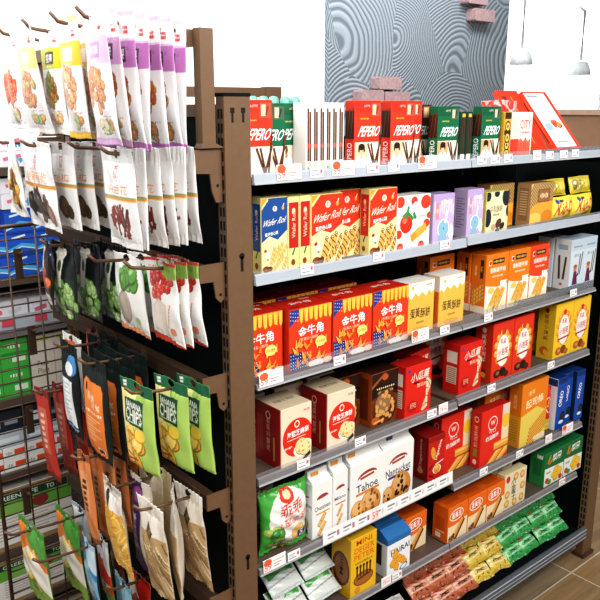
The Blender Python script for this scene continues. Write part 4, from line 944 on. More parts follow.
def bar_front():
    w, h = .087, .092; a = Art(w, h, '#efdcb4'); a.rect(0, .55, 1, 1, '#e8701c'); a.ell(.4, .6, .6, .16, '#e8701c', .1); a.ell(.42, .73, .36, .18, '#fff2dc', .05, 18); a.ell(.42, .73, .33, .15, '#e2581a', .05, 18); a.text('蛋黃派', .42, .73, .5, .2, '#ffffff', .05, 0, .05)
    a.bar(.56, .28, .72, .22, .85, '#5a2e14'); a.bar(.52, .30, .70, .16, .85, '#d98f3c'); a.bar(.50, .33, .66, .05, .85, '#edb766'); nuts(a, .2, .1, .14, .06, 7, ['#8a5a2a', '#c98a4a', '#5a3216'], .06, 5); return a
bsd = Art(.055, .092, '#dd6416'); bsd.rect(.18, .3, .8, .68, '#c85510'); bsd.rect(.2, .06, .55, .2, '#f0e6d8'); bsd.rect(.2, .24, .8, .27, '#f3c79a')
m_br = carton('egg_pie_box', .087, .055, .092, '#e06a18', bar_front(), bsd, Art(.087, .055, '#cf5a14').rect(.15, .3, .85, .6, '#b84a10'), top_col='#cf5a14')
g = 'orange bar boxes on the sixth shelf'
put(m_br, 'bar_box', 'orange bar box set back beside the blue topped boxes', 'box', g, 1.384, 1.200, Z6[0])
put(m_br, 'bar_box', 'orange bar box in front with its orange side in view', 'box', g, 1.515, 1.160, Z6[1])
put(m_br, 'bar_box', 'orange bar box in front, middle of the three touching ones', 'box', g, 1.6035, 1.160, Z6[1])
put(m_br, 'bar_box', 'orange bar box in front, beside the cream cookie box', 'box', g, 1.692, 1.160, Z6[1])
a = Art(.113, .101, '#e8dcb8')
for x, y in ((.14, .16), (.14, .42), (.5, .12), (.82, .16), (.84, .5), (.8, .84), (.5, .86)): a.ell(x, y, .11, .1, '#b97a32', 0, 14); a.ell(x, y+.01, .095, .085, '#e0a858', 0, 14); a.ell(x, y, .05, .045, '#f0cc8a', 0, 10)
a.text('小', .4, .72, .2, .2, '#2c2a26', 0, 0, .02); a.text('菓', .42, .5, .22, .22, '#2c2a26', 0, 0, .02); a.text('子', .44, .3, .2, .18, '#2c2a26', 0, 0, .02); a.ell(.14, .86, .09, .09, '#c03a3a')
m_cc = carton('cream_cookie_box', .113, .03, .101, '#dccfa6', a, Art(.03, .101, '#cfc090'), top_col='#cdbf94')
put(m_cc, 'cookie_box', 'cream box printed with round cookies and dark characters, right of the orange bar boxes', 'box', 'cream cookie boxes', 1.780, 1.162, Z6[1])
put(m_cc, 'cookie_box', 'cream box printed with round cookies, standing behind and partly covered', 'box', 'cream cookie boxes', 1.812, 1.235, Z6[1])
a = Art(.112, .101, '#e9ece4'); a.poly([(0, .55), (1, .5), (1, 1), (0, 1)], '#1f6b3c'); a.text('菜園', .6, .80, .46, .2, '#f2f6ec', .05, 0, .04); a.bar(.2, .8, .25, .06, 1.1, '#e08a2a'); a.bar(.3, .72, .2, .05, .7, '#e08a2a'); a.bar(.25, .88, .12, .05, 2.0, '#5aa84a')
for x, y, r in ((.62, .36, .17), (.78, .28, .16), (.6, .18, .15), (.45, .26, .1)): a.ell(x, y, r, r*.85, '#b9881c', 0, 8); a.ell(x, y+.01, r*.88, r*.74, '#efc23e', 0, 8)
a.ell(.15, .16, .1, .08, '#c8402e'); a.ell(.28, .1, .1, .07, '#4a9a3a'); a.ell(.86, .1, .1, .07, '#c8402e'); a.text('Salad', .2, .4, .24, .07, '#5a8a5a')
sdv = Art(.055, .101, '#2f8a46'); sdv.rect(.2, .3, .8, .8, '#256f3a'); sdv.rect(.45, .82, .85, .93, '#dfe8da')
m_ve = carton('vegetable_box', .112, .055, .101, '#257a42', a, sdv, top_col='#1f6a38')
put(m_ve, 'cracker_box', 'green and white vegetable cracker box, left one with its green side showing', 'box', 'green cracker boxes', 2.000, 1.164, Z6[1])
put(m_ve, 'cracker_box', 'green and white vegetable cracker box, right one at the end of the sixth shelf', 'box', 'green cracker boxes', 2.113, 1.164, Z6[1])
# pouches lying at the left of the sixth shelf
a = Art(.095, .07, '#d5d9d4'); a.poly([(.05, .98), (.98, .98), (.9, .55), (.5, .62), (.1, .5)], '#4a9a4a'); a.poly([(.2, .9), (.8, .9), (.7, .62), (.3, .66)], '#67b25a'); a.rect(0, 0, 1, .1, '#b9c2bb'); a.bar(.5, .4, 1.2, .03, .12, '#8a978e')
m_wg, _ = pouch('white_green_pouch', .100, .078, .018, a, '#a8b2ac', nb=.03, wr=.0016, seed=21, dent=.1)
g = 'white and green pouches on the sixth shelf'
wp = [(.978, 1.176, 0, 'lower left'), (1.082, 1.180, 0, 'lower right'), (.982, 1.206, .048, 'middle left'), (1.086, 1.210, .048, 'middle right'), (.986, 1.236, .096, 'topmost left'), (1.090, 1.240, .096, 'topmost right')]
for x, y, dz, q in wp:
    at(m_wg, 'snack_pouch', f'crumpled white and green pouch beside the tall yellow box, {q} in the pile', 'bag', g, (x, y, Z6[0]+.021+dz), (-.92, 0, .03))
a = Art(.085, .09, '#dcdcd6'); a.text('SNACK', .5, .8, .5, .12, '#4a4a44'); a.rect(.05, .62, .95, .7, '#3f6a44'); nuts(a, .5, .3, .4, .2, 20, ['#e2b24a', '#cf9430', '#efd078'], .08, 3)
mm, _ = pouch('pale_chip_pouch', .085, .09, .03, a, '#c9c9c4', seed=22)
put(mm, 'snack_pouch', 'pale pouch with yellow chips beside the brown post on the sixth shelf', 'bag', None, .862, 1.165, Z6[0])

# --- pile of small packs on the base shelf
def minipack(main, dark, light, seed):
    a = Art(.085, .058, main); a.rect(.0, .34, 1, .66, light); a.rect(.1, .42, .9, .56, mix(main, light, .4)); a.bar(.45, .52, .5, .05, .02, dark); a.bar(.5, .44, .36, .03, .02, dark); a.ell(.2, .82, .1, .08, '#c8302a'); a.rect(0, .9, 1, 1, shade(main, .8)); a.rect(0, 0, 1, .12, shade(main, .85))
    R = random.Random(seed)
    for i in range(12): a.bar(R.random(), R.random(), .13, .045, R.random()*3, dark if i % 3 else mix(main, '#ffffff', .35))
    return a
kinds = {'brown': ('#bf6844', '#54241a', '#e9b79c'), 'yellow': ('#dfc04a', '#8a6a22', '#f0e0a0'), 'green': ('#3fa455', '#1d6a38', '#a4d8a8')}
mp = {k: [pouch(k+'_mini_pack', .090, .066, .026, minipack(*c, i), shade(c[0], .85), nb=.03, wr=.0035, seed=30+i, dent=.14, st=.12, sb=.12)[0] for i in range(2)] for k, c in kinds.items()}
cols = [(1.490, 'brown'), (1.578, 'brown'), (1.666, 'brown'), (1.753, 'yellow'), (1.840, 'yellow'), (1.927, 'green'), (2.014, 'green'), (2.101, 'green'), (2.186, 'green')]
lay = ('bottom', 'second', 'third', 'top')
cnt = {}
colname = {'brown': 'brownish red', 'yellow': 'yellow', 'green': 'green'}
for ci, (x, k) in enumerate(cols):
    n = 4 if ci != 8 else 3
    same = [c for c in cols if c[1] == k]; idx = [c[0] for c in same].index(x)
    for r in range(n):
        o = link('mini_snack_pack', mp[k][(ci+r) % 2], None, (x+RNG.uniform(-.003, .003), 1.184+r*.030+RNG.uniform(-.002, .002), .1045+.018+r*.046), (-.95+RNG.uniform(-.06, .06), RNG.uniform(-.09, .09), RNG.uniform(-.07, .07)))
        where = f'{("first","second","third","fourth")[idx]} column from the left'
        tag(o, f'small {colname[k]} snack pack on the base shelf, {lay[r]} layer, {where}', 'snack pack', f'{colname[k]} mini packs on the base shelf')
a = Art(.13, .09, '#e9e2da'); a.ell(.45, .45, .2, .14, '#3f2a22', .4); a.bar(.62, .55, .3, .06, .7, '#4a3028'); a.bar(.3, .3, .22, .06, -.4, '#5a3a2c'); a.rect(0, .0, 1, .12, '#d9c9bc'); a.rect(.0, .86, 1, 1, '#f2ede8')
mm, _ = pouch('white_brown_pack', .13, .09, .05, a, '#d9d0c8', nb=.03, wr=.003, seed=41)
at(mm, 'snack_pack', 'white pack with a dark motif lying left of the brownish red packs', 'snack pack', None, (1.375, 1.185, .1045+.031), (-1.0, 0, 0))
mm, _ = pouch('red_round_pack', .10, .08, .05, Art(.1, .08, '#d8402a').rect(0, .3, 1, .5, '#e88a3a').ell(.5, .7, .2, .12, '#f0c8a8'), '#c8402a', nb=.03, seed=42)
at(mm, 'snack_pack', 'bright orange-red pack at the left end of the base shelf', 'snack pack', None, (1.25, 1.19, .1045+.031), (-.9, 0, 0))

# ================================================================== BAGS ON THE HOOKS
def hang(mp_, name, label, cat, group, x, y, z, rz=0.0, tilt=0.0, z_top=None):
    """bag facing the end of the rack (towards -X) with its hole on the hook at (x, y, z)"""
    me, parts = mp_
    o = link('hanging_'+name, me, None, (x, y, z-.95*me['h']), (tilt, 0, -PI/2+rz)); tag(o, label, cat, group)
    for nm, pm in parts: link(nm, pm, o)
    return o
def nutbag(name, lab, w, h, nutc, seed, dark='#3a2030', bot=None, back='#d9d6d4', **kw):
    a = Art(w, h, '#e9e7e8'); a.rect(0, .60, 1, .79, lab); a.rect(.0, .79, 1, .80, mix(lab, '#ffffff', .5)); a.rect(.3, .64, .74, .75, dark); a.text('堅果', .52, .695, .36, .14, '#f4f0f4', 0, 0, .03)
    a.rect(.66, .83, .82, .855, '#d84a4a'); a.text('好味', .74, .875, .16, .06, '#d06060'); a.text('Nuts', .5, .62, .3, .04, '#ffffff')
    nuts(a, .44, .42, .33, .155, 46, nutc, .072, seed, 1.4); nuts(a, .62, .145, .22, .045, 10, ['#e0b070', '#d8d0b0', '#c98a4a', '#a8c080'], .07, seed+1); a.text('crispy', .68, .215, .4, .03, '#d06a5a'); a.text('120g', .6, .085, .4, .03, '#8a8a8a'); a.rect(0, 0, 1, .055, bot or lab); a.rect(0, .955, 1, 1, mix(bot or lab, '#f1efee', .55))
    return pouch(name, w, h, .017, a, back, hole=True, seed=seed, nb=.08, wr=.0024, st=.16, sb=.05, split=[('top_seal', .935)], **kw)
ORN = ['#c9702c', '#b85a20', '#d98a42', '#a84c1c']
P_ = [nutbag('nut_bag_purple', '#b973b4', .112, .222, ORN, s, bend=bd) for s, bd in ((3, .05), (4, -.03), (5, .04))]
hook(.540, 1.190, 1.676, 'wire hook of the top row nearest the post, holding purple labelled nut bags', rise=.010)
hook(.545, 1.305, 1.676, 'wire hook of the top row with a yellow labelled bag at its tip', rise=.012)
hook(.548, 1.440, 1.676, 'wire hook of the top row holding white and lime labelled bags', rise=.012)
hook(.552, 1.59, 1.676, 'wire hook of the top row farthest from the post', rise=.012)
word = ('first', 'second', 'third', 'fourth', 'fifth', 'sixth', 'seventh')
g = 'nut bags on the top hooks'
pale_p = nutbag('nut_bag_pale', '#d9b6d8', .100, .215, ['#d98a4a', '#e2a468', '#c9743a'], 9, dark='#b98ab8', bot='#cfa8cf', bend=.06, twist=.05, dent=.05)
hang(pale_p, 'nut_bag', 'crumpled white and pale purple nut bag at the tip of its top hook', 'snack bag', g, .563, 1.172, 1.690, -.10)
hang(nutbag('nut_bag_pale_b', '#c794c4', .100, .216, ORN, 10, bend=.05), 'nut_bag', 'white and light purple nut bag directly behind the crumpled pale purple one', 'snack bag', g, .590, 1.182, 1.689, -.08)
for i in range(5):
    hang(P_[i % 3], 'nut_bag', f'white nut bag with purple label and orange nuts, {word[i]} of five towards the post', 'snack bag', g, .615+i*.0258, 1.192+.005*i, 1.687-.0012*i, (-.02, .0, -.01, .02, .03)[i])
Q_ = nutbag('nut_bag_yellow', '#e8bb3a', .100, .205, ['#e2a06a', '#d98a52', '#edb98a'], 21, dark='#f4ead0', bot='#e6b52e', bend=.05)
hang(Q_, 'nut_bag', 'white nut bag with yellow corners at the front of the second top hook', 'snack bag', g, .575, 1.303, 1.687, -.05)
hang(Q_, 'nut_bag', 'white nut bag with yellow corners, second one on the second top hook', 'snack bag', g, .602, 1.304, 1.686, -.1)
for i in range(2): hang(P_[i], 'nut_bag', f'purple labelled nut bag hanging behind the yellow cornered bags, {("front", "rear")[i]} one', 'snack bag', g, .634+.03*i, 1.310, 1.685, .0)
R_ = nutbag('nut_bag_lime', '#c3c233', .098, .200, ['#8a5a2e', '#a8743a', '#b98a4a', '#7a8a3a'], 23, dark='#3a3a20', bot='#e9e7e2', bend=.02)
hang(nutbag('nut_bag_lime_bent', '#ded98a', .098, .200, ['#e09a70', '#d98860', '#c9b070'], 24, dark='#e9e3b0', bot='#eceae6', bend=.08, twist=.25), 'nut_bag', 'bent white nut bag with pale yellow top, front of the third top hook', 'snack bag', g, .567, 1.478, 1.687, -.1)
for i in range(3): hang(R_, 'nut_bag', f'white nut bag with a lime green label, {word[i]} behind the bent one', 'snack bag', g, .597+i*.03, 1.437+.003*i, 1.686-.001*i, (0, .05, .05)[i])
S_ = nutbag('nut_bag_orange', '#efe2d4', .105, .192, ['#e0703a', '#d95a30', '#e88a52'], 26, dark='#f0c8a0', bot='#e9e6e3', bend=.03)
hang(S_, 'nut_bag', 'white nut bag with orange nuts at the far left edge of the top row', 'snack bag', g, .575, 1.590, 1.686, .0)
hang(S_, 'nut_bag', 'white nut bag with orange nuts, behind the far left one of the top row', 'snack bag', g, .608, 1.594, 1.685, .05)

# second row: white dried fruit pouches
def dried(name, w, h, word_, fruit, seed, **kw):
    a = Art(w, h, '#e7e5e4'); a.text('百', .5, .80, .13, .10, '#d8402f', 0, 0, .03); a.text('味', .5, .735, .13, .10, '#d8402f', 0, 0, .03); a.text('DRIED FRUIT', .5, .685, .34, .022, '#b0aca4')
    a.text(word_, .52, .60, .62, .13, '#e0883a', 0, 0, .0); a.rect(0, .515, 1, .53, '#8aa070'); a.rect(0, .492, 1, .515, '#d98a2e'); a.rect(0, .485, 1, .492, '#f0c878')
    R = random.Random(seed)
    if fruit == 'red':
        for i in range(26):
            x = .5+R.uniform(-.27, .27); y = .26+R.uniform(-.11, .12)*(1-abs(x-.5)*1.5); an = 1.3+R.uniform(-.9, .9); c = R.choice(['#7a241a', '#8f2f20', '#5c1a14', '#a03a28'])
            a.bar(x, y, .26, .05, an, shade(c, .7)); a.bar(x-.008, y+.004, .24, .035, an, c)
    elif fruit == 'dark': nuts(a, .46, .28, .32, .10, 34, ['#3a2a22', '#52392c', '#241a16', '#6a4a38'], .06, seed, 2.0); a.ell(.8, .18, .12, .13, '#9a7468'); a.ell(.78, .2, .06, .08, '#c8a89a')
    else: a.ell(.5, .25, .22, .2, '#2f2416'); a.ell(.55, .25, .14, .14, '#7a5c30'); a.ell(.7, .2, .13, .13, '#4a3a20')
    a.text('net 80g', .5, .05, .3, .022, '#a8a49c')
    return pouch(name, w, h, .016, a, '#d6d4d1', hole=True, seed=seed, nb=.04, wr=.0022, st=.14, sb=.07, **kw)
W_ = [dried('dried_pouch_red', .118, .172, '百香花', 'red', s, bend=b) for s, b in ((51, .05), (52, -.02), (53, .04))]
g = 'white dried fruit pouches'
hook(.565, 1.190, 1.468, 'wire hook of the second row nearest the post, holding white pouches with red fruit', rise=.004, up=.012)
hook(.60, 1.400, 1.468, 'wire hook of the second row between the red fruit and dark fruit pouches', rise=.004, up=.012)
hook(.560, 1.535, 1.468, 'wire hook of the second row holding the wide pouch with dark fruit', rise=.004, up=.012)
hook(.56, 1.705, 1.468, 'wire hook of the second row at the far left', rise=.004, up=.012)
for i in range(6):
    hang(W_[i % 3], 'dried_fruit_pouch', f'white pouch with dark red dried strips, {word[i]} of six from the hook tip', 'snack bag', g, .598+i*.0243, 1.192+.0005*i, 1.471, (.0, -.05, .02, .0, .05, -.02)[i])
V1 = dried('dried_pouch_dark', .185, .178, '鹹葡萄乾', 'dark', 54, bend=.05, dent=.06); V2 = dried('dried_pouch_olive', .120, .172, '話梅', 'olive', 55, bend=.03)
hang(V1, 'dried_fruit_pouch', 'wide white pouch with dark raisins at the front of the third hook', 'snack bag', g, .592, 1.540, 1.470, -.05)
hang(V2, 'dried_fruit_pouch', 'white pouch with a round dark fruit, just behind the wide raisin pouch', 'snack bag', g, .621, 1.480, 1.470, .0)
hang(V2, 'dried_fruit_pouch', 'white pouch with a round dark fruit, hanging left of the red strip pouches', 'snack bag', g, .650, 1.462, 1.470, .0)
hang(V2, 'dried_fruit_pouch', 'white pouch with a round dark fruit, rear one left of the red strip pouches', 'snack bag', g, .680, 1.452, 1.470, .0)
a = Art(.11, .172, '#eeeae2'); nuts(a, .62, .38, .22, .24, 26, ['#8a5a1c', '#b97a24', '#6a3f14', '#d8a03a'], .09, 6); a.rect(0, .42, .5, .46, '#d9b04a'); a.rect(.1, .2, .3, .3, '#e9a84a')
hang(pouch('crinkled_amber_pouch', .11, .172, .022, a, '#dcd6cc', hole=True, seed=57, wr=.004, st=.14, bend=.03, twist=.3), 'dried_fruit_pouch', 'crinkled pouch with amber pieces at the far left of the second row', 'snack bag', g, .605, 1.712, 1.470, -.30)

# third row: fruit crisps, olives
a = Art(.125, .155, '#efede8'); a.ell(.35, .32, .32, .24, '#a89a8c', .9); a.ell(.38, .34, .28, .2, '#c0b2a4', .9); nuts(a, .55, .70, .26, .14, 12, ['#5f9a3a', '#78b24a', '#8cc05a'], .14, 7, 1.0); a.bar(.14, .4, .5, .02, 1.4, '#6aa04a'); a.poly([(0, 0), (1, 0), (1, .03), (.6, .07), (.3, .04), (0, .09)], '#d98a5a'); a.text('GRAPE', .3, .9, .3, .04, '#9ab07a'); a.ell(.75, .2, .08, .06, '#a8c88a')
G_ = pouch('grape_crisp_bag', .125, .165, .022, a, '#d4d0c8', hole=True, seed=61, st=.12, nb=.05, bend=.06, wr=.003)
a = Art(.110, .165, '#f1efec'); nuts(a, .5, .74, .38, .12, 24, ['#cf2f22', '#b8221a', '#e04a34'], .085, 8, 1.0); a.poly([(.3, .98), (1, .98), (1, .82), (.7, .8), (.45, .88)], '#8ab04a'); nuts(a, .42, .6, .2, .08, 7, ['#cf2f22', '#e0503a'], .08, 9, 1.0); a.poly([(.1, .14), (.55, .1), (.7, .5), (.45, .56), (.15, .42)], '#e4d3c2'); a.poly([(.14, .17), (.52, .13), (.64, .48), (.44, .53), (.18, .4)], '#efe4d8'); a.poly([(0, 0), (1, 0), (1, .02), (.5, .07), (0, .1)], '#c03a2c')
a.ell(.75, .18, .09, .07, '#e08a6a'); a.rect(0, .96, 1, 1, '#c0392b'); a.bar(.72, .36, .5, .02, 1.2, '#d0503c'); a.text('BERRY', .2, .9, .26, .04, '#d8806a')
K_ = [pouch('berry_crisp_bag', .110, .165, .018, a, '#d8d4d0', hole=True, seed=s, st=.12, nb=.05, bend=b, wr=.003) for s, b in ((62, .07), (63, .04))]
hook(.605, 1.207, 1.256, 'wire hook of the third row nearest the post, holding red berry bags', rise=.010)
hook(.600, 1.345, 1.252, 'wire hook of the third row holding the grape bag', rise=.006)
hook(.60, 1.58, 1.250, 'wire hook of the third row holding the dark olive packs', rise=.006)
g = 'fruit crisp bags on the third row'
hang(G_, 'fruit_crisp_bag', 'white bag with green grapes left of the red berry bags', 'snack bag', g, .683, 1.343, 1.255, -.02)
hang(G_, 'fruit_crisp_bag', 'white bag with green grapes, rear one mostly covered by the first', 'snack bag', g, .711, 1.335, 1.254, .0)
for i, (x, y) in enumerate(((.684, 1.212), (.705, 1.206), (.7235, 1.198))): hang(K_[i % 2], 'fruit_crisp_bag', f'white bag with red berries, {word[i]} of three towards the post', 'snack bag', g, x, y, 1.264, (0, -.03, .0)[i])
def olive(seed):
    a = Art(.125, .17, '#141c1a'); a.rect(.03, .03, .97, .55, '#22301f'); nuts(a, .5, .28, .48, .24, 48, ['#9ac070', '#86b060', '#b0d088', '#709a50'], .085, seed, 1.1); a.poly([(.40, .42), (.55, .42), (.62, .8), (.72, .86), (.66, .92), (.34, .92), (.28, .86), (.38, .8)], '#e4e0d2'); a.ell(.5, .7, .06, .1, '#3a5a3a'); a.text('50', .6, .08, .2, .1, '#f0f0e0', 0, 0, .04); return a
O_ = [pouch('olive_pack', .128, .172, .022, olive(s), '#1c2420', hole=True, seed=s, st=.12, nb=.02, wr=.002) for s in (71, 72)]
g = 'dark packs of green olives'
for i, (x, y) in enumerate(((.645, 1.578), (.685, 1.545), (.718, 1.490))): hang(O_[i % 2], 'olive_pack', f'dark pack with green olives, {word[i]} of three from the left', 'snack bag', g, x, y, 1.252, 0)
a = Art(.075, .155, '#241a18'); nuts(a, .5, .42, .4, .16, 14, ['#c85a34', '#d8704a', '#a8401f'], .16, 5, 1.0); a.poly([(.3, .6), (.7, .6), (.6, 1), (.4, 1)], '#d8cbb8'); a.rect(.15, .06, .85, .2, '#d9d2c6'); a.text('TOMATO', .5, .13, .6, .08, '#3a2a20')
hang(pouch('tomato_pack', .075, .155, .02, a, '#2a1e1a', hole=True, seed=74, wr=.002, st=.12), 'tomato_pack', 'narrow dark pack with orange-red fruit left of the olive packs', 'snack bag', None, .622, 1.61, 1.259, -.25)

# fourth row: banana chips and dark pouches
def banana():
    w, h = .108, .182; a = Art(w, h, '#a9c667'); a.poly([(0, 0), (.48, 0), (.46, .3), (.5, .87), (0, .87)], '#e9df96'); a.rect(0, .87, 1, 1, '#2c6a4c'); a.rect(.1, .91, .24, .94, '#f0f0e6'); a.rect(.1, .95, .24, .98, '#f0f0e6')
    a.poly([(.12, .52), (.74, .50), (.74, .81), (.12, .79)], '#1d4d38'); a.text('BANANA', .43, .73, .5, .12, '#f4f3e6', -.03, 0, .03); a.text('CHIPS', .43, .62, .54, .24, '#f4f3e6', -.03, 0, .03); a.rect(.18, .535, .68, .55, '#d8e0c0')
    nuts(a, .3, .26, .3, .18, 16, ['#f0bc42', '#e9a530', '#f6d070'], .15, 3, 1.3); a.ell(.62, .42, .16, .13, '#c9952c'); a.ell(.62, .43, .15, .12, '#f2ce54'); a.bar(.3, .11, .5, .04, .2, '#b8501c'); a.bar(.3, .16, .4, .04, -.1, '#c8702a'); a.rect(0, 0, .46, .05, '#d99a2c')
    return a
B_ = pouch('banana_chip_bag', .108, .184, .026, banana(), '#8aa856', hole=True, seed=81, st=.14, sb=.02, nb=.04, wr=.002, stand=True, bend=.04, mat=MATTE, split=[('header_strip', .875)])
hook(.588, 1.198, 1.020, 'wire hook holding the green banana chip bags', rise=.012)
g = 'green banana chip bags'
hang(B_, 'banana_chip_bag', 'green banana chip bag at the tip of its hook, farthest left of the three', 'snack bag', g, .624, 1.222, 1.034, .08)
hang(B_, 'banana_chip_bag', 'green banana chip bag in the middle of the three', 'snack bag', g, .684, 1.197, 1.033, .08)
hang(B_, 'banana_chip_bag', 'green banana chip bag nearest the tall brown post', 'snack bag', g, .7185, 1.172, 1.031, .04)
def darkp(seed):
    a = Art(.132, .215, '#19211f'); pts = []
    a.poly([(.14, .07), (.24, .04), (.78, .04), (.86, .08), (.88, .72), (.80, .77), (.22, .79), (.13, .74)], '#e37a35'); a.poly([(.16, .09), (.25, .06), (.77, .06), (.84, .1), (.86, .7), (.79, .75), (.23, .77), (.15, .72)], '#e8843c')
    a.ell(.25, .7, .04, .07, '#3a2416'); a.text('香烤', .45, .62, .3, .14, '#ffe9d0', -.05, 0, .02); a.text('甘栗', .62, .55, .3, .12, '#ffe9d0', -.05, 0, .02); a.text('roast chestnut', .52, .47, .6, .05, '#fff2e0')
    for i in range(9): a.rect(.24, .40-i*.028, .24+.5-.12*(i % 3), .412-i*.028, '#f2b88a')
    a.rect(.52, .07, .78, .12, '#f0e0cc'); a.rect(.56, .075, .74, .112, '#3a3a3a'); return a
J_ = pouch('dark_pouch_orange_label', .132, .222, .022, darkp(1), '#10201c', hole=True, seed=83, st=.12, nb=.02, wr=.002, mat=MATTE, taper=.08)
hook(.585, 1.391, 1.032, 'wire hook holding the dark pouches with orange labels', rise=.006)
g = 'dark pouches with orange labels'
for i, x in enumerate((.617, .646, .675, .704)): hang(J_, 'dark_pouch', f'dark green pouch with an orange label, {word[i]} from the hook tip', 'snack bag', g, x, 1.392-.001*i, 1.036, (-.03, .0, .02, .02)[i])
a = Art(.115, .215, '#13191b'); a.rect(.14, .1, .8, .62, '#e9ebec'); a.rect(.14, .62, .8, .74, '#2a2a2c'); a.ell(.7, .78, .25, .2, '#4a86b8'); a.ell(.62, .74, .2, .14, '#e4e8ec'); a.ell(.5, .07, .3, .06, '#7aa0c0'); a.ell(.5, .09, .24, .04, '#13191b')
for i in range(9): a.rect(.24, .56-i*.045, .66-.1*(i % 2), .575-i*.045, '#b8c0c6')
X_ = pouch('dark_pouch_white_label', .115, .215, .022, a, '#0f1517', hole=True, seed=84, st=.12, nb=.02, wr=.002, mat=MATTE)
hook(.59, 1.530, 1.032, 'wire hook holding the dark pouch with a white label', rise=.006)
hang(X_, 'dark_pouch', 'dark pouch with a white text label left of the orange labelled pouches', 'snack bag', None, .622, 1.530, 1.036, -.1)
PL_ = pouch('plain_dark_pouch', .120, .205, .020, Art(.12, .205, '#10201c').rect(.2, .2, .8, .3, '#1c2c28'), '#0d1a17', hole=True, seed=87, st=.12, nb=.02, wr=.002, mat=MATTE)
for i in range(2): hang(PL_, 'dark_pouch', f'plain dark green pouch behind the white labelled pouch, {("front", "rear")[i]} one', 'snack bag', 'plain dark pouches', .690+.026*i, 1.520-.004*i, 1.035, .0)
a = Art(.10, .175, '#e7e4df'); a.rect(.1, .72, .7, .92, '#e2702c'); a.rect(.0, .92, 1, 1, '#f0efec'); nuts(a, .4, .45, .22, .18, 9, ['#e09a3a', '#d07a2a'], .13, 4); a.rect(.1, .1, .8, .2, '#c8c4be')
hang(pouch('white_orange_bag', .10, .175, .02, a, '#d0ccc6', hole=True, seed=85, st=.12, wr=.003), 'snack_bag', 'small white bag with an orange corner, left of the white labelled dark pouch', 'snack bag', None, .655, 1.590, 1.034, .0)
a = Art(.085, .12, '#b8352a'); a.rect(.1, .2, .9, .7, '#c84a38'); a.rect(0, .85, 1, 1, '#5a1a14')
hang(pouch('red_small_bag', .085, .12, .02, a, '#7a2018', hole=True, seed=86, wr=.003), 'snack_bag', 'small red bag peeking out below the olive packs', 'snack bag', None, .7245, 1.62, 1.034, .0)

# fifth row: grain sticks, noodle snacks, orange sticks, red pouches
def grain(body, top, ink, seed, dark=None):
    w, h = .105, .225; a = Art(w, h, body); a.rect(0, .70, 1, 1, top); a.poly([(.36, .70), (.52, .62), (.66, .72), (.5, .82)], '#2f271d'); a.text('穀', .51, .72, .16, .14, '#d9b45a')
    R = random.Random(seed)
    for i in range(120):
        x = R.random(); y = R.random()*.6; c = R.choice(ink); a.bar(x, y, .45, .028, 2.1+R.uniform(-.15, .15), c)
    for i in range(14): a.ell(.2+R.random()*.5, .5+R.random()*.1, .03, .025, '#e9dcc0', 0, 6)
    a.rect(0, .92, 1, 1, mix(top, '#ffffff', .25)); return a
WH = ['#a8875c', '#8a6a44', '#d6bd94', '#c9a878', '#6a4c30', '#e6d4b4']
N_ = [pouch('grain_stick_bag', .105, .225, .026, grain('#b8986a', '#e6dfd2', WH, s), '#c8bfb0', hole=True, seed=s, st=.13, nb=.06, wr=.003, bend=b) for s, b in ((91, .07), (92, .03))]
hook(.592, 1.200, .778, 'wire hook holding the striped grain stick bags', rise=.010)
hook(.598, 1.325, .778, 'wire hook holding the noodle snack and purple edged bags', rise=.006)
g = 'grain stick bags'
hang(N_[0], 'grain_stick_bag', 'white topped bag of brown grain sticks, first of three and facing front', 'snack bag', g, .632, 1.203, .786, -.02)
hang(N_[1], 'grain_stick_bag', 'white topped bag of brown grain sticks, second of three and turned edge-on', 'snack bag', g, .680, 1.200, .785, -.50)
hang(N_[0], 'grain_stick_bag', 'white topped bag of brown grain sticks, last of three and nearest the post', 'snack bag', g, .7205, 1.206, .784, .0)
a = Art(.10, .212, '#e2b04a'); a.rect(0, .72, 1, 1, '#eae4da'); a.ell(.3, .8, .14, .2, '#2c2420'); R = random.Random(5)
for i in range(70): a.bar(R.random(), R.random()*.7, .3, .03, R.random()*3, R.choice(['#f2c860', '#d9982e', '#f6dc90', '#c98424']))
a.rect(0, .95, 1, 1, '#b8b0a4')
hang(pouch('noodle_snack_bag', .10, .212, .026, a, '#cfc6b8', hole=True, seed=94, st=.13, nb=.06, wr=.003, bend=.06), 'snack_bag', 'bag of golden noodle snacks with a white top, left of the purple bag', 'snack bag', None, .610, 1.326, .785, -.08)
a = Art(.10, .215, '#45245a'); a.rect(.62, 0, 1, 1, '#d9cdb8'); a.text('紫薯脆條', .32, .42, .9, .3, '#e9dff0', PI/2, 0, .03); a.ell(.4, .82, .2, .16, '#8a4a8a'); a.rect(0, .94, 1, 1, '#d9d2c6')
hang(pouch('purple_edge_bag', .10, .215, .026, a, '#5a3a6a', hole=True, seed=95, st=.13, nb=.06, wr=.003), 'snack_bag', 'dark purple and cream bag with pale writing up its edge', 'snack bag', None, .660, 1.300, .785, -.08)
a = Art(.105, .2, '#c9b48a'); a.rect(0, .8, 1, 1, '#d8c8a6'); a.ell(.6, .5, .2, .2, '#3a2c1c'); a.bar(.4, .3, .8, .05, .9, '#8a6a3a')
Bg = pouch('beige_bag', .105, .2, .022, a, '#bfae8a', hole=True, seed=96, wr=.003)
hang(Bg, 'snack_bag', 'plain beige bag behind the purple edged bag, front one', 'snack bag', 'beige bags', .699, 1.330, .784, .0); hang(Bg, 'snack_bag', 'plain beige bag behind the purple edged bag, rear one', 'snack bag', 'beige bags', .720, 1.330, .784, .0)
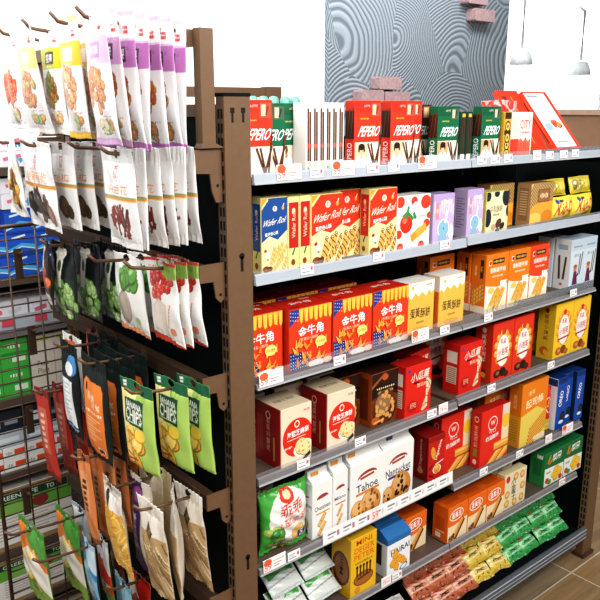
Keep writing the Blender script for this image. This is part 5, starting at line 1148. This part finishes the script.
def slim(main, ink, seed, w=.055, h=.225):
    a = Art(w, h, main); a.rect(0, .0, 1, .06, shade(main, .6)); a.rect(.2, .3, .8, .8, mix(main, '#f0c8a0', .35)); a.text('SNACK', .5, .55, 1.5, .35, ink, PI/2, 0, .03); a.rect(0, .92, 1, 1, shade(main, .7))
    return pouch('slim_bag', w, h, .014, a, shade(main, .75), hole=True, seed=seed, nb=.05, wr=.002, bend=.05)
OS = [slim('#de8a52', '#5a1f10', 101), slim('#c9713c', '#3a1408', 102), slim('#e39a62', '#7a2a14', 103)]
hook(.570, 1.432, .808, 'wire hook holding the slim orange-brown bags', rise=.006)
hook(.570, 1.628, .900, 'wire hook holding the slim red bags', rise=.006)
MB().box(-.011, .215, .015, -.004, .500, .145, BAR_SHADED).build('bar_plate', bpy.data.objects['hook_crossbar.003'])
for i in range(5): hang(OS[i % 3], 'slim_snack_bag', f'slim orange-brown bag hanging nearly edge-on, {word[i]} of five from the hook tip', 'snack bag', 'slim orange-brown bags', .600+i*.0268, 1.434, .815, .05)
RS = [slim('#b8322c', '#f0c8b8', 104, .064, .235), slim('#9a2a28', '#e0a898', 105, .064, .235)]
for i in range(3): hang(RS[i % 2], 'slim_snack_bag', f'slim red bag with pale writing hanging nearly edge-on, {word[i]} of three from the hook tip', 'snack bag', 'slim red bags', .592+i*.042, 1.628, .907, .10)

# lowest row: small colourful bags
def mixed(name, cols, seed, w=.11, h=.20, rows=True):
    a = Art(w, h, cols[0]); R = random.Random(seed)
    a.poly([(0, .55), (.5, .75), (1, .5), (1, .2), (.5, .4), (0, .2)], cols[1]); a.poly([(0, .2), (.5, .4), (1, .2), (1, 0), (0, 0)], cols[2]); a.poly([(.3, .95), (1, .95), (1, .6), (.6, .72)], cols[3])
    a.text('Snack', .45, .62, .6, .2, cols[4], .4, 0, .04); nuts(a, .55, .3, .26, .12, 10, [cols[4], cols[3]], .08, seed); a.rect(0, .93, 1, 1, shade(cols[3], .9))
    return pouch(name, w, h, .032 if w > .12 else .020, a, shade(cols[2], .9), hole=True, seed=seed, nb=.1, wr=.005 if w > .12 else .003, dent=.08 if w > .12 else .03, bend=.04)
hook(.490, 1.680, .532, 'lowest wire hook at the far left holding orange and green bags', rise=.014)
hook(.500, 1.530, .534, 'lowest wire hook reaching out in front of the orange bags', rise=.010)
hook(.585, 1.335, .533, 'lowest wire hook nearest the post', rise=.008)
og = mixed('orange_green_bag', ['#e8842e', '#e9e6dc', '#7fae48', '#56a048', '#f2d070'], 111, .15, .225)
hang(og, 'snack_bag', 'orange, green and white puffy bag at the front of the lowest far left hook', 'snack bag', 'orange and green bags', .556, 1.684, .545, .05)
hang(og, 'snack_bag', 'orange, green and white puffy bag farther back on the lowest far left hook', 'snack bag', 'orange and green bags', .645, 1.676, .541, -.02)
for i, (nm, c, x, y, rz, lb) in enumerate((('blue_bag', ['#3f8ab8', '#8ac0de', '#2a6a9a', '#c9e0ee', '#e9f2f8'], .634, 1.531, -.15, 'blue puffy bag turned edge-on at the front of the second lowest hook'),
        ('white_red_bag', ['#e9e4de', '#d9432e', '#5f9a4a', '#e8e4e0', '#e07a2a'], .668, 1.531, -.15, 'white, red and green bag behind the blue one'),
        ('dark_bag', ['#3a2a2a', '#7a3a30', '#2a1e1e', '#5a3a34', '#d8a89a'], .702, 1.530, -.15, 'dark brown bag behind the white, red and green one'),
        ('teal_bag', ['#2c5a70', '#22404e', '#1c3038', '#7aa8b8', '#d0dce0'], .625, 1.336, -.1, 'dark teal bag at the front of the lowest hook nearest the post'),
        ('red_check_bag', ['#e6dfda', '#c8322a', '#efe9e4', '#b8281f', '#7a1a14'], .662, 1.338, .0, 'red and white patterned bag on the lowest hook nearest the post'))):
    hang(mixed(nm, c, 120+i, .10, .18), 'snack_bag', lb, 'snack bag', 'small bags of the lowest row', x, y, .543, rz)
hang(mixed('white_speckled_bag', ['#efece6', '#d8b8a0', '#e2e4e6', '#c9d4de', '#a8503a'], 131, .10, .16), 'snack_bag', 'pale speckled bag hanging below the rear orange and green bag', 'snack bag', 'small bags of the lowest row', .690, 1.700, .538, .0)
# dark clip plates on the wire grid
for x, z, lb in ((.655, 1.165, 'dark hook plate on the wire grid in front of the blue packs, topmost'), (.672, .955, 'dark hook plate on the wire grid just below the red-tagged white rail'), (.645, .735, 'dark hook plate on the wire grid beside the pale boxes'), (.615, .50, 'dark hook plate on the wire grid, lowest one')):
    p = empty('grid_hook_plate', (x+.012, 1.919, z-.01)); tag(p, lb, 'hook plate', 'hook plates on the wire grid')
    MB().box(-.010, 0, -.04, .010, .003, .04, BROWN_D).build('plate', p); MB().tube([(0, -.001, .03), (0, -.02, .03), (0, -.028, .036)], .003, HOOK).build('hook_pin', p)

GROW = 0.0
# ================================================================== SHELF BEYOND THE GRID
FY = 2.1
fs = empty('far_shelf', (.62, FY, 0)); tag(fs, 'background shelving seen through the wire grid at the left', 'shelf')
MB().box(-.32, .31, 0, .42, .33, 1.40, plain('far_back_panel', '#4a4d4d', .7, 0, .2)).build('back_panel', fs)
for z in (.06, .245, .495, .725, .930, 1.080, 1.387): MB().box(-.32, .0, z-.022, .42, .309, z, LIP if z == .930 else DECK).build('shelf_board', fs)
fr_ = MB().box(-.32, -.004, .934, .42, -.001, .974, RAILW).build('label_rail', fs)
PT = plain('pinkish_red_tag', '#cf4a5c', .5)
for i in range(6): MB().box(-.24+i*.095, -.006, .945, -.205+i*.095, -.0045, .964, PT).build('rail_tag', fr_)
def far(me, name, lab, cat, grp, x, z, y=FY+.01): return put(me, name, lab, cat, grp, x, y, z)
lay2 = ('lower', 'upper'); lr = ('left', 'right')
a = Art(.083, .062, '#2a5cc0'); a.bar(.4, .8, .5, .07, .2, '#e6eef8'); a.poly([(0, .05), (.5, .35), (1, .2), (1, .38), (.5, .5), (0, .22)], '#4fb0dc'); a.poly([(0, .05), (.5, .3), (1, .15), (1, .2), (.5, .36), (0, .12)], '#cfe6f6'); a.rect(0, .92, 1, 1, '#1c3f94')
m_bp = carton('blue_pack', .083, .10, .062, '#2450ac', a)
for r in range(2):
    for c in range(3): far(m_bp, 'tissue_pack', f'blue pack behind the wire grid, {lay2[r]} layer, {word[c]} from the right', 'pack', 'blue packs', .790-.0845*c, 1.0805+r*.063)
for c in range(2): far(m_bp, 'tissue_pack', f'blue pack behind the wire grid, third layer, {lr[c]} one', 'pack', 'blue packs', .7055+.0845*c, 1.0805+.126)
a = Art(.083, .06, '#e9e6ea'); a.rect(0, .5, 1, .7, '#d98a98'); a.text('soft', .5, .3, .4, .2, '#c0506a')
far(carton('white_pink_pack', .070, .10, .06, '#e3dfe4', a), 'tissue_pack', 'white and pink pack beside the lower blue packs behind the grid', 'pack', None, .545, 1.0805)
a = Art(.13, .042, '#e6e4ea'); a.bar(.3, .6, .4, .08, .2, '#d77a90'); a.bar(.6, .4, .5, .06, -.1, '#7ab0d4'); a.text('NICE', .4, .4, .4, .2, '#3f9ac0')
m_wp = carton('white_soft_pack', .13, .11, .042, '#e0dfe6', a)
for c in range(2):
    for i in range(2): far(m_wp, 'soft_pack', f'white printed pack above the blue packs, {lay2[i]} layer, {lr[c]} stack', 'pack', 'white printed packs', .57+.133*c, 1.272+i*.043) if c == 1 else None
    for i in range(2): far(m_wp, 'soft_pack', f'white printed pack on top of the far shelf, {lay2[i]} layer, {lr[c]} stack', 'pack', 'white printed packs', .57+.133*c, 1.3875+i*.043)
a = Art(.125, .07, '#e9e7ea'); a.bar(.25, .55, .3, .1, .25, '#d86a7c'); a.bar(.7, .6, .3, .1, .2, '#cfd4da'); a.text('KAORI', .5, .3, .5, .16, '#b84a5a')
m_ww = carton('white_towel_pack', .125, .12, .078, '#e2e0e4', a, top_col='#eeecef')
for i, x in enumerate((.50, .63, .76)): far(m_ww, 'towel_pack', f'white pack with a pink mark on the middle far shelf, {word[i]} from the left', 'pack', 'white towel packs', x, .9305, FY+.03)
a = Art(.08, .09, '#4cb04a'); a.rect(0, .45, 1, .55, '#2f8a3a'); a.rect(.4, .2, .9, .4, '#d9ecd0'); a.text('leaf', .5, .75, .5, .16, '#e9f6e0', 0, 0, .03)
m_gb = carton('green_box', .08, .08, .087, '#3f9f42', a)
for r in range(2):
    for c in range(2): far(m_gb, 'tissue_box', f'bright green box behind the grid, {lay2[r]} layer, {lr[c]} one', 'box', 'bright green boxes', .575+.081*c, .7255+r*.0875)
a = Art(.08, .165, '#d8cfc2'); a.rect(.1, .9, .8, .97, '#b8c85a'); a.text('Pure', .5, .5, .5, .2, '#5a5048', 0, 0, .0); a.text('Plant', .5, .36, .5, .2, '#5a5048', 0, 0, .0)
m_bb = carton('beige_box', .072, .08, .17, '#cfc6b8', a)
for i in range(2): far(m_bb, 'carton_box', f'tall pale beige box with a lime corner behind the grid, {lr[i]} one', 'box', 'tall beige boxes', .742+.073*i, .7255)
a = Art(.13, .06, '#2a2f38'); a.rect(.1, .2, .5, .7, '#c9d4e0'); a.rect(.6, .3, .9, .5, '#8a94a0')
m_dk = carton('dark_pack', .13, .10, .062, '#20242c', a); a2 = Art(.13, .05, '#b9c4cf'); a2.rect(.1, .3, .9, .6, '#dfe6ec'); m_bl3 = carton('pale_blue_pack', .13, .10, .05, '#9fb0bf', a2)
for i in range(2):
    far(m_bl3, 'pale_pack', f'pale blue pack under the dark one behind the grid, {lr[i]} one', 'pack', 'pale blue packs', .57+.132*i, .4955+.079); far(m_dk, 'dark_pack', f'dark pack with pale windows behind the grid, {lr[i]} one', 'pack', 'dark packs', .57+.132*i, .4955+.130)
a = Art(.065, .038, '#ecebe9'); a.rect(.5, .2, 1, .75, '#e2572e'); a.text('BOX', .25, .5, .3, .2, '#9a9a9a')
m_wo = carton('white_orange_box', .064, .09, .0385, '#e4e2df', a)
for r in range(2):
    for c in range(4): far(m_wo, 'small_box', f'small white and orange box behind the grid, {lay2[r]} layer, {word[c]} from the left', 'box', 'white and orange boxes', .57+.0655*c, .4957+r*.039)
a = Art(.26, .20, '#eceae6'); a.rect(0, .80, 1, .93, '#1d4a36'); a.text('GREEN LIFE', .35, .865, .5, .06, '#e6efe6'); a.text('TO', .75, .865, .1, .06, '#e6efe6'); a.rect(0, .56, 1, .8, '#6ab04a'); a.ell(.62, .68, .1, .08, '#8a3a3a'); a.ell(.3, .66, .14, .08, '#8ac060'); a.rect(0, .93, 1, 1, '#a8875c')
for i in range(7): a.rect(.1, .50-i*.055, .8-.1*(i % 2), .52-i*.055, '#bdbab4')
a.rect(0, .0, 1, .07, '#a8875c')
m_gl = carton('green_banner_pack', .26, .12, .195, '#e0ddd8', a)
far(m_gl, 'organic_pack', 'big white and green pack with a dark green banner behind the lower grid', 'pack', None, .57, .2455)
far(carton('green_banner_pack_low', .26, .12, .15, '#e0ddd8', a_crop(a, 1.0)), 'organic_pack', 'white and green pack at the bottom left corner behind the grid', 'pack', None, .57, .0605)

# ================================================================== PRICE CARDS
def card(w, h, kind):
    a = Art(w, h, '#f4f3f2')
    if kind == 'promo':
        a.rect(0, 0, .38, 1, '#f6e3dc'); a.ell(.19, .72, .18, .14, '#e0603f'); a.text('59', .19, .34, .3, .24, '#e0583a', 0, 0, .0); a.rect(.44, .62, .94, .72, '#c8c4c4'); a.rect(.44, .4, .8, .48, '#d98a7c'); a.rect(.44, .2, .7, .28, '#9a9a9a')
    elif kind == 'red':
        a.rect(.1, .55, .9, .8, '#f0d8d0'); a.text('39', .3, .36, .36, .34, '#e0583a', 0, 0, .0); a.rect(.55, .3, .9, .4, '#d98a7c')
    else:
        a.rect(.08, .62, .6, .72, '#8f8f93'); a.rect(.08, .42, .5, .5, '#b5b5b8'); a.rect(.08, .2, .66, .3, '#6f6f74'); a.rect(.72, .35, .92, .8, '#cf9aa8'); a.rect(.76, .42, .88, .7, '#b8687c')
    return carton('price_card_'+kind, w, .0012, h, '#efeeed', a, bev=.0003, mat=CARD)
CK = {'small': card(.036, .021, 'small'), 'promo': card(.062, .030, 'promo'), 'red': card(.036, .026, 'red')}
tags = [  # shelf level, x of left end, kind, what it hangs below
 (1, .905, 'promo', 'the first green stick box'), (1, .990, 'small', 'the second green stick box'), (1, 1.050, 'promo', 'the white slim packs'), (1, 1.150, 'small', 'the first man-in-white red stick box'), (1, 1.215, 'small', 'the second man-in-white red box'), (1, 1.315, 'promo', 'the dark brown stick box'),
 (1, 1.530, 'small', 'the slim dark green packs'), (1, 1.585, 'small', 'the last green photo box'), (1, 1.64, 'small', 'the slim cookie pack'), (1, 1.770, 'red', 'the city lettered box'), (1, 1.83, 'small', 'the dark red foil bag'), (1, 1.90, 'small', 'the leaning pack, left one'), (1, 1.96, 'small', 'the leaning pack, right one'),
 (2, .965, 'small', 'the wafer roll spines'), (2, 1.175, 'small', 'the last red wafer roll box'), (2, 1.405, 'small', 'the first lilac box'),
 (3, .856, 'promo', 'the first corn snack box'), (3, 1.060, 'small', 'the third corn snack box'), (3, 1.315, 'promo', 'the first yellow dripping box'), (3, 1.42, 'small', 'the second yellow dripping box'), (3, 1.60, 'small', 'the first front orange roll box'), (3, 2.02, 'small', 'the pale blue stick boxes'),
 (4, .955, 'small', 'the first cream box'), (4, 1.130, 'small', 'the first dark cookie box'), (4, 1.385, 'small', 'the first red roll stick box'), (4, 1.43, 'red', 'the askew red roll stick box'), (4, 1.635, 'small', 'the right red roll stick box'), (4, 1.93, 'small', 'the yellow puff boxes'),
 (5, .860, 'promo', 'the green snack bag'), (5, .928, 'small', 'the green snack bag, right one'), (5, 1.625, 'small', 'the second red wafer box'), (5, 1.80, 'small', 'the front orange stick box'), (5, 1.955, 'red', 'the slim red and yellow bag'), (5, 2.05, 'promo', 'the dark blue cookie boxes'),
 (6, 1.235, 'red', 'the blue topped box'), (6, 1.275, 'small', 'the blue topped box, white one'), (6, 2.06, 'small', 'the green vegetable boxes')]
kn = {'small': 'small white price card', 'promo': 'wide red-numbered price card', 'red': 'small red-numbered price card'}
for lv, x, kd, wh in tags:
    zb = ZB[lv][0 if x < 1.51 else 1]
    o = link('price_card', CK[kd], None, (x+CK[kd]['w']/2, YF-.0062, zb+.0055), (-.05, 0, 0)); tag(o, f'{kn[kd]} on the {names[lv]} shelf edge, below {wh}', 'price card', 'price cards on the shelf edges')
# long printed strip under the cookie bags
a = Art(.47, .034, '#f0efee')
for i in range(9): a.rect(.03+i*.107, .55, .085+i*.107, .68, '#7f7f86'); a.rect(.03+i*.107, .3, .07+i*.107, .4, '#a8a8ac'); a.rect(.092+i*.107, .3, .108+i*.107, .7, '#b87888' if i < 3 else '#d4d4d6')
a.rect(.34, .05, .39, .98, '#f2ddd6'); a.text('59', .365, .45, .044, .04, '#e0583a', 0, 0, .0)
o = link('price_strip', carton('price_strip', .47, .0012, .034, '#efeeed', a, bev=.0003, mat=CARD), None, (1.268, YF-.0062, ZB[5][0]+.003), (-.05, 0, 0)); tag(o, 'long white printed price strip along the shelf edge below the white cookie bags', 'price strip')

# ================================================================== CAMERA AND LIGHT
F = 750.0
vx = Vector((920, -194, F)).normalized(); dn = Vector((0, F*F/194, F)).normalized(); up = -dn
vy = up.cross(vx)
if vy.z < 0: vy = -vy
R = Matrix((vx, vy, up))                       # camera (right, down, forward) -> world
cam = bpy.data.cameras.new('camera'); co = bpy.data.objects.new('camera', cam); COL.objects.link(co)
right, down, fwd = R.col[0], R.col[1], R.col[2]
M = Matrix((( right.x, -down.x, -fwd.x, 0), (right.y, -down.y, -fwd.y, 0), (right.z, -down.z, -fwd.z, 1.55), (0, 0, 0, 1)))
co.matrix_world = M; cam.sensor_width = 36; cam.lens = 36*F/600; cam.clip_start = .01
bpy.context.scene.camera = co

wd = bpy.data.worlds.new('room_light'); bpy.context.scene.world = wd; wd.use_nodes = True
bg = wd.node_tree.nodes['Background']; bg.inputs['Color'].default_value = (.97, .985, 1, 1); bg.inputs['Strength'].default_value = .34
def area(name, loc, target, sx, sy, power, col=(1, 1, 1)):
    l = bpy.data.lights.new(name, 'AREA'); l.shape = 'RECTANGLE'; l.size = sx; l.size_y = sy; l.energy = power; l.color = col
    o = bpy.data.objects.new(name, l); COL.objects.link(o); o.location = loc
    o.rotation_euler = (Vector(target)-Vector(loc)).to_track_quat('-Z', 'Y').to_euler(); return o
area('ceiling_light_aisle', (1.1, -.45, 2.4), (1.4, 1.15, .8), 2.8, .7, 66, (1, .985, .96))
area('ceiling_light_end', (-.65, .9, 2.5), (.7, 1.4, 1.05), .9, 1.8, 22, (1, .99, .97))
area('wall_wash_fill', (2.6, 3.0, 3.0), (2.6, 4.0, 1.4), 5.0, .4, 95, (1, 1, 1))  # unseen lamp added to wash the back wall white
area('ceiling_light_far', (.2, 1.6, 2.7), (.65, 2.1, .9), 1.2, .4, 30, (1, 1, 1))
sc = bpy.context.scene
sc.view_settings.view_transform = 'Standard'; sc.view_settings.look = 'Medium High Contrast'; sc.view_settings.exposure = 0.0
sc.cycles.max_bounces = 8; sc.cycles.transparent_max_bounces = 12
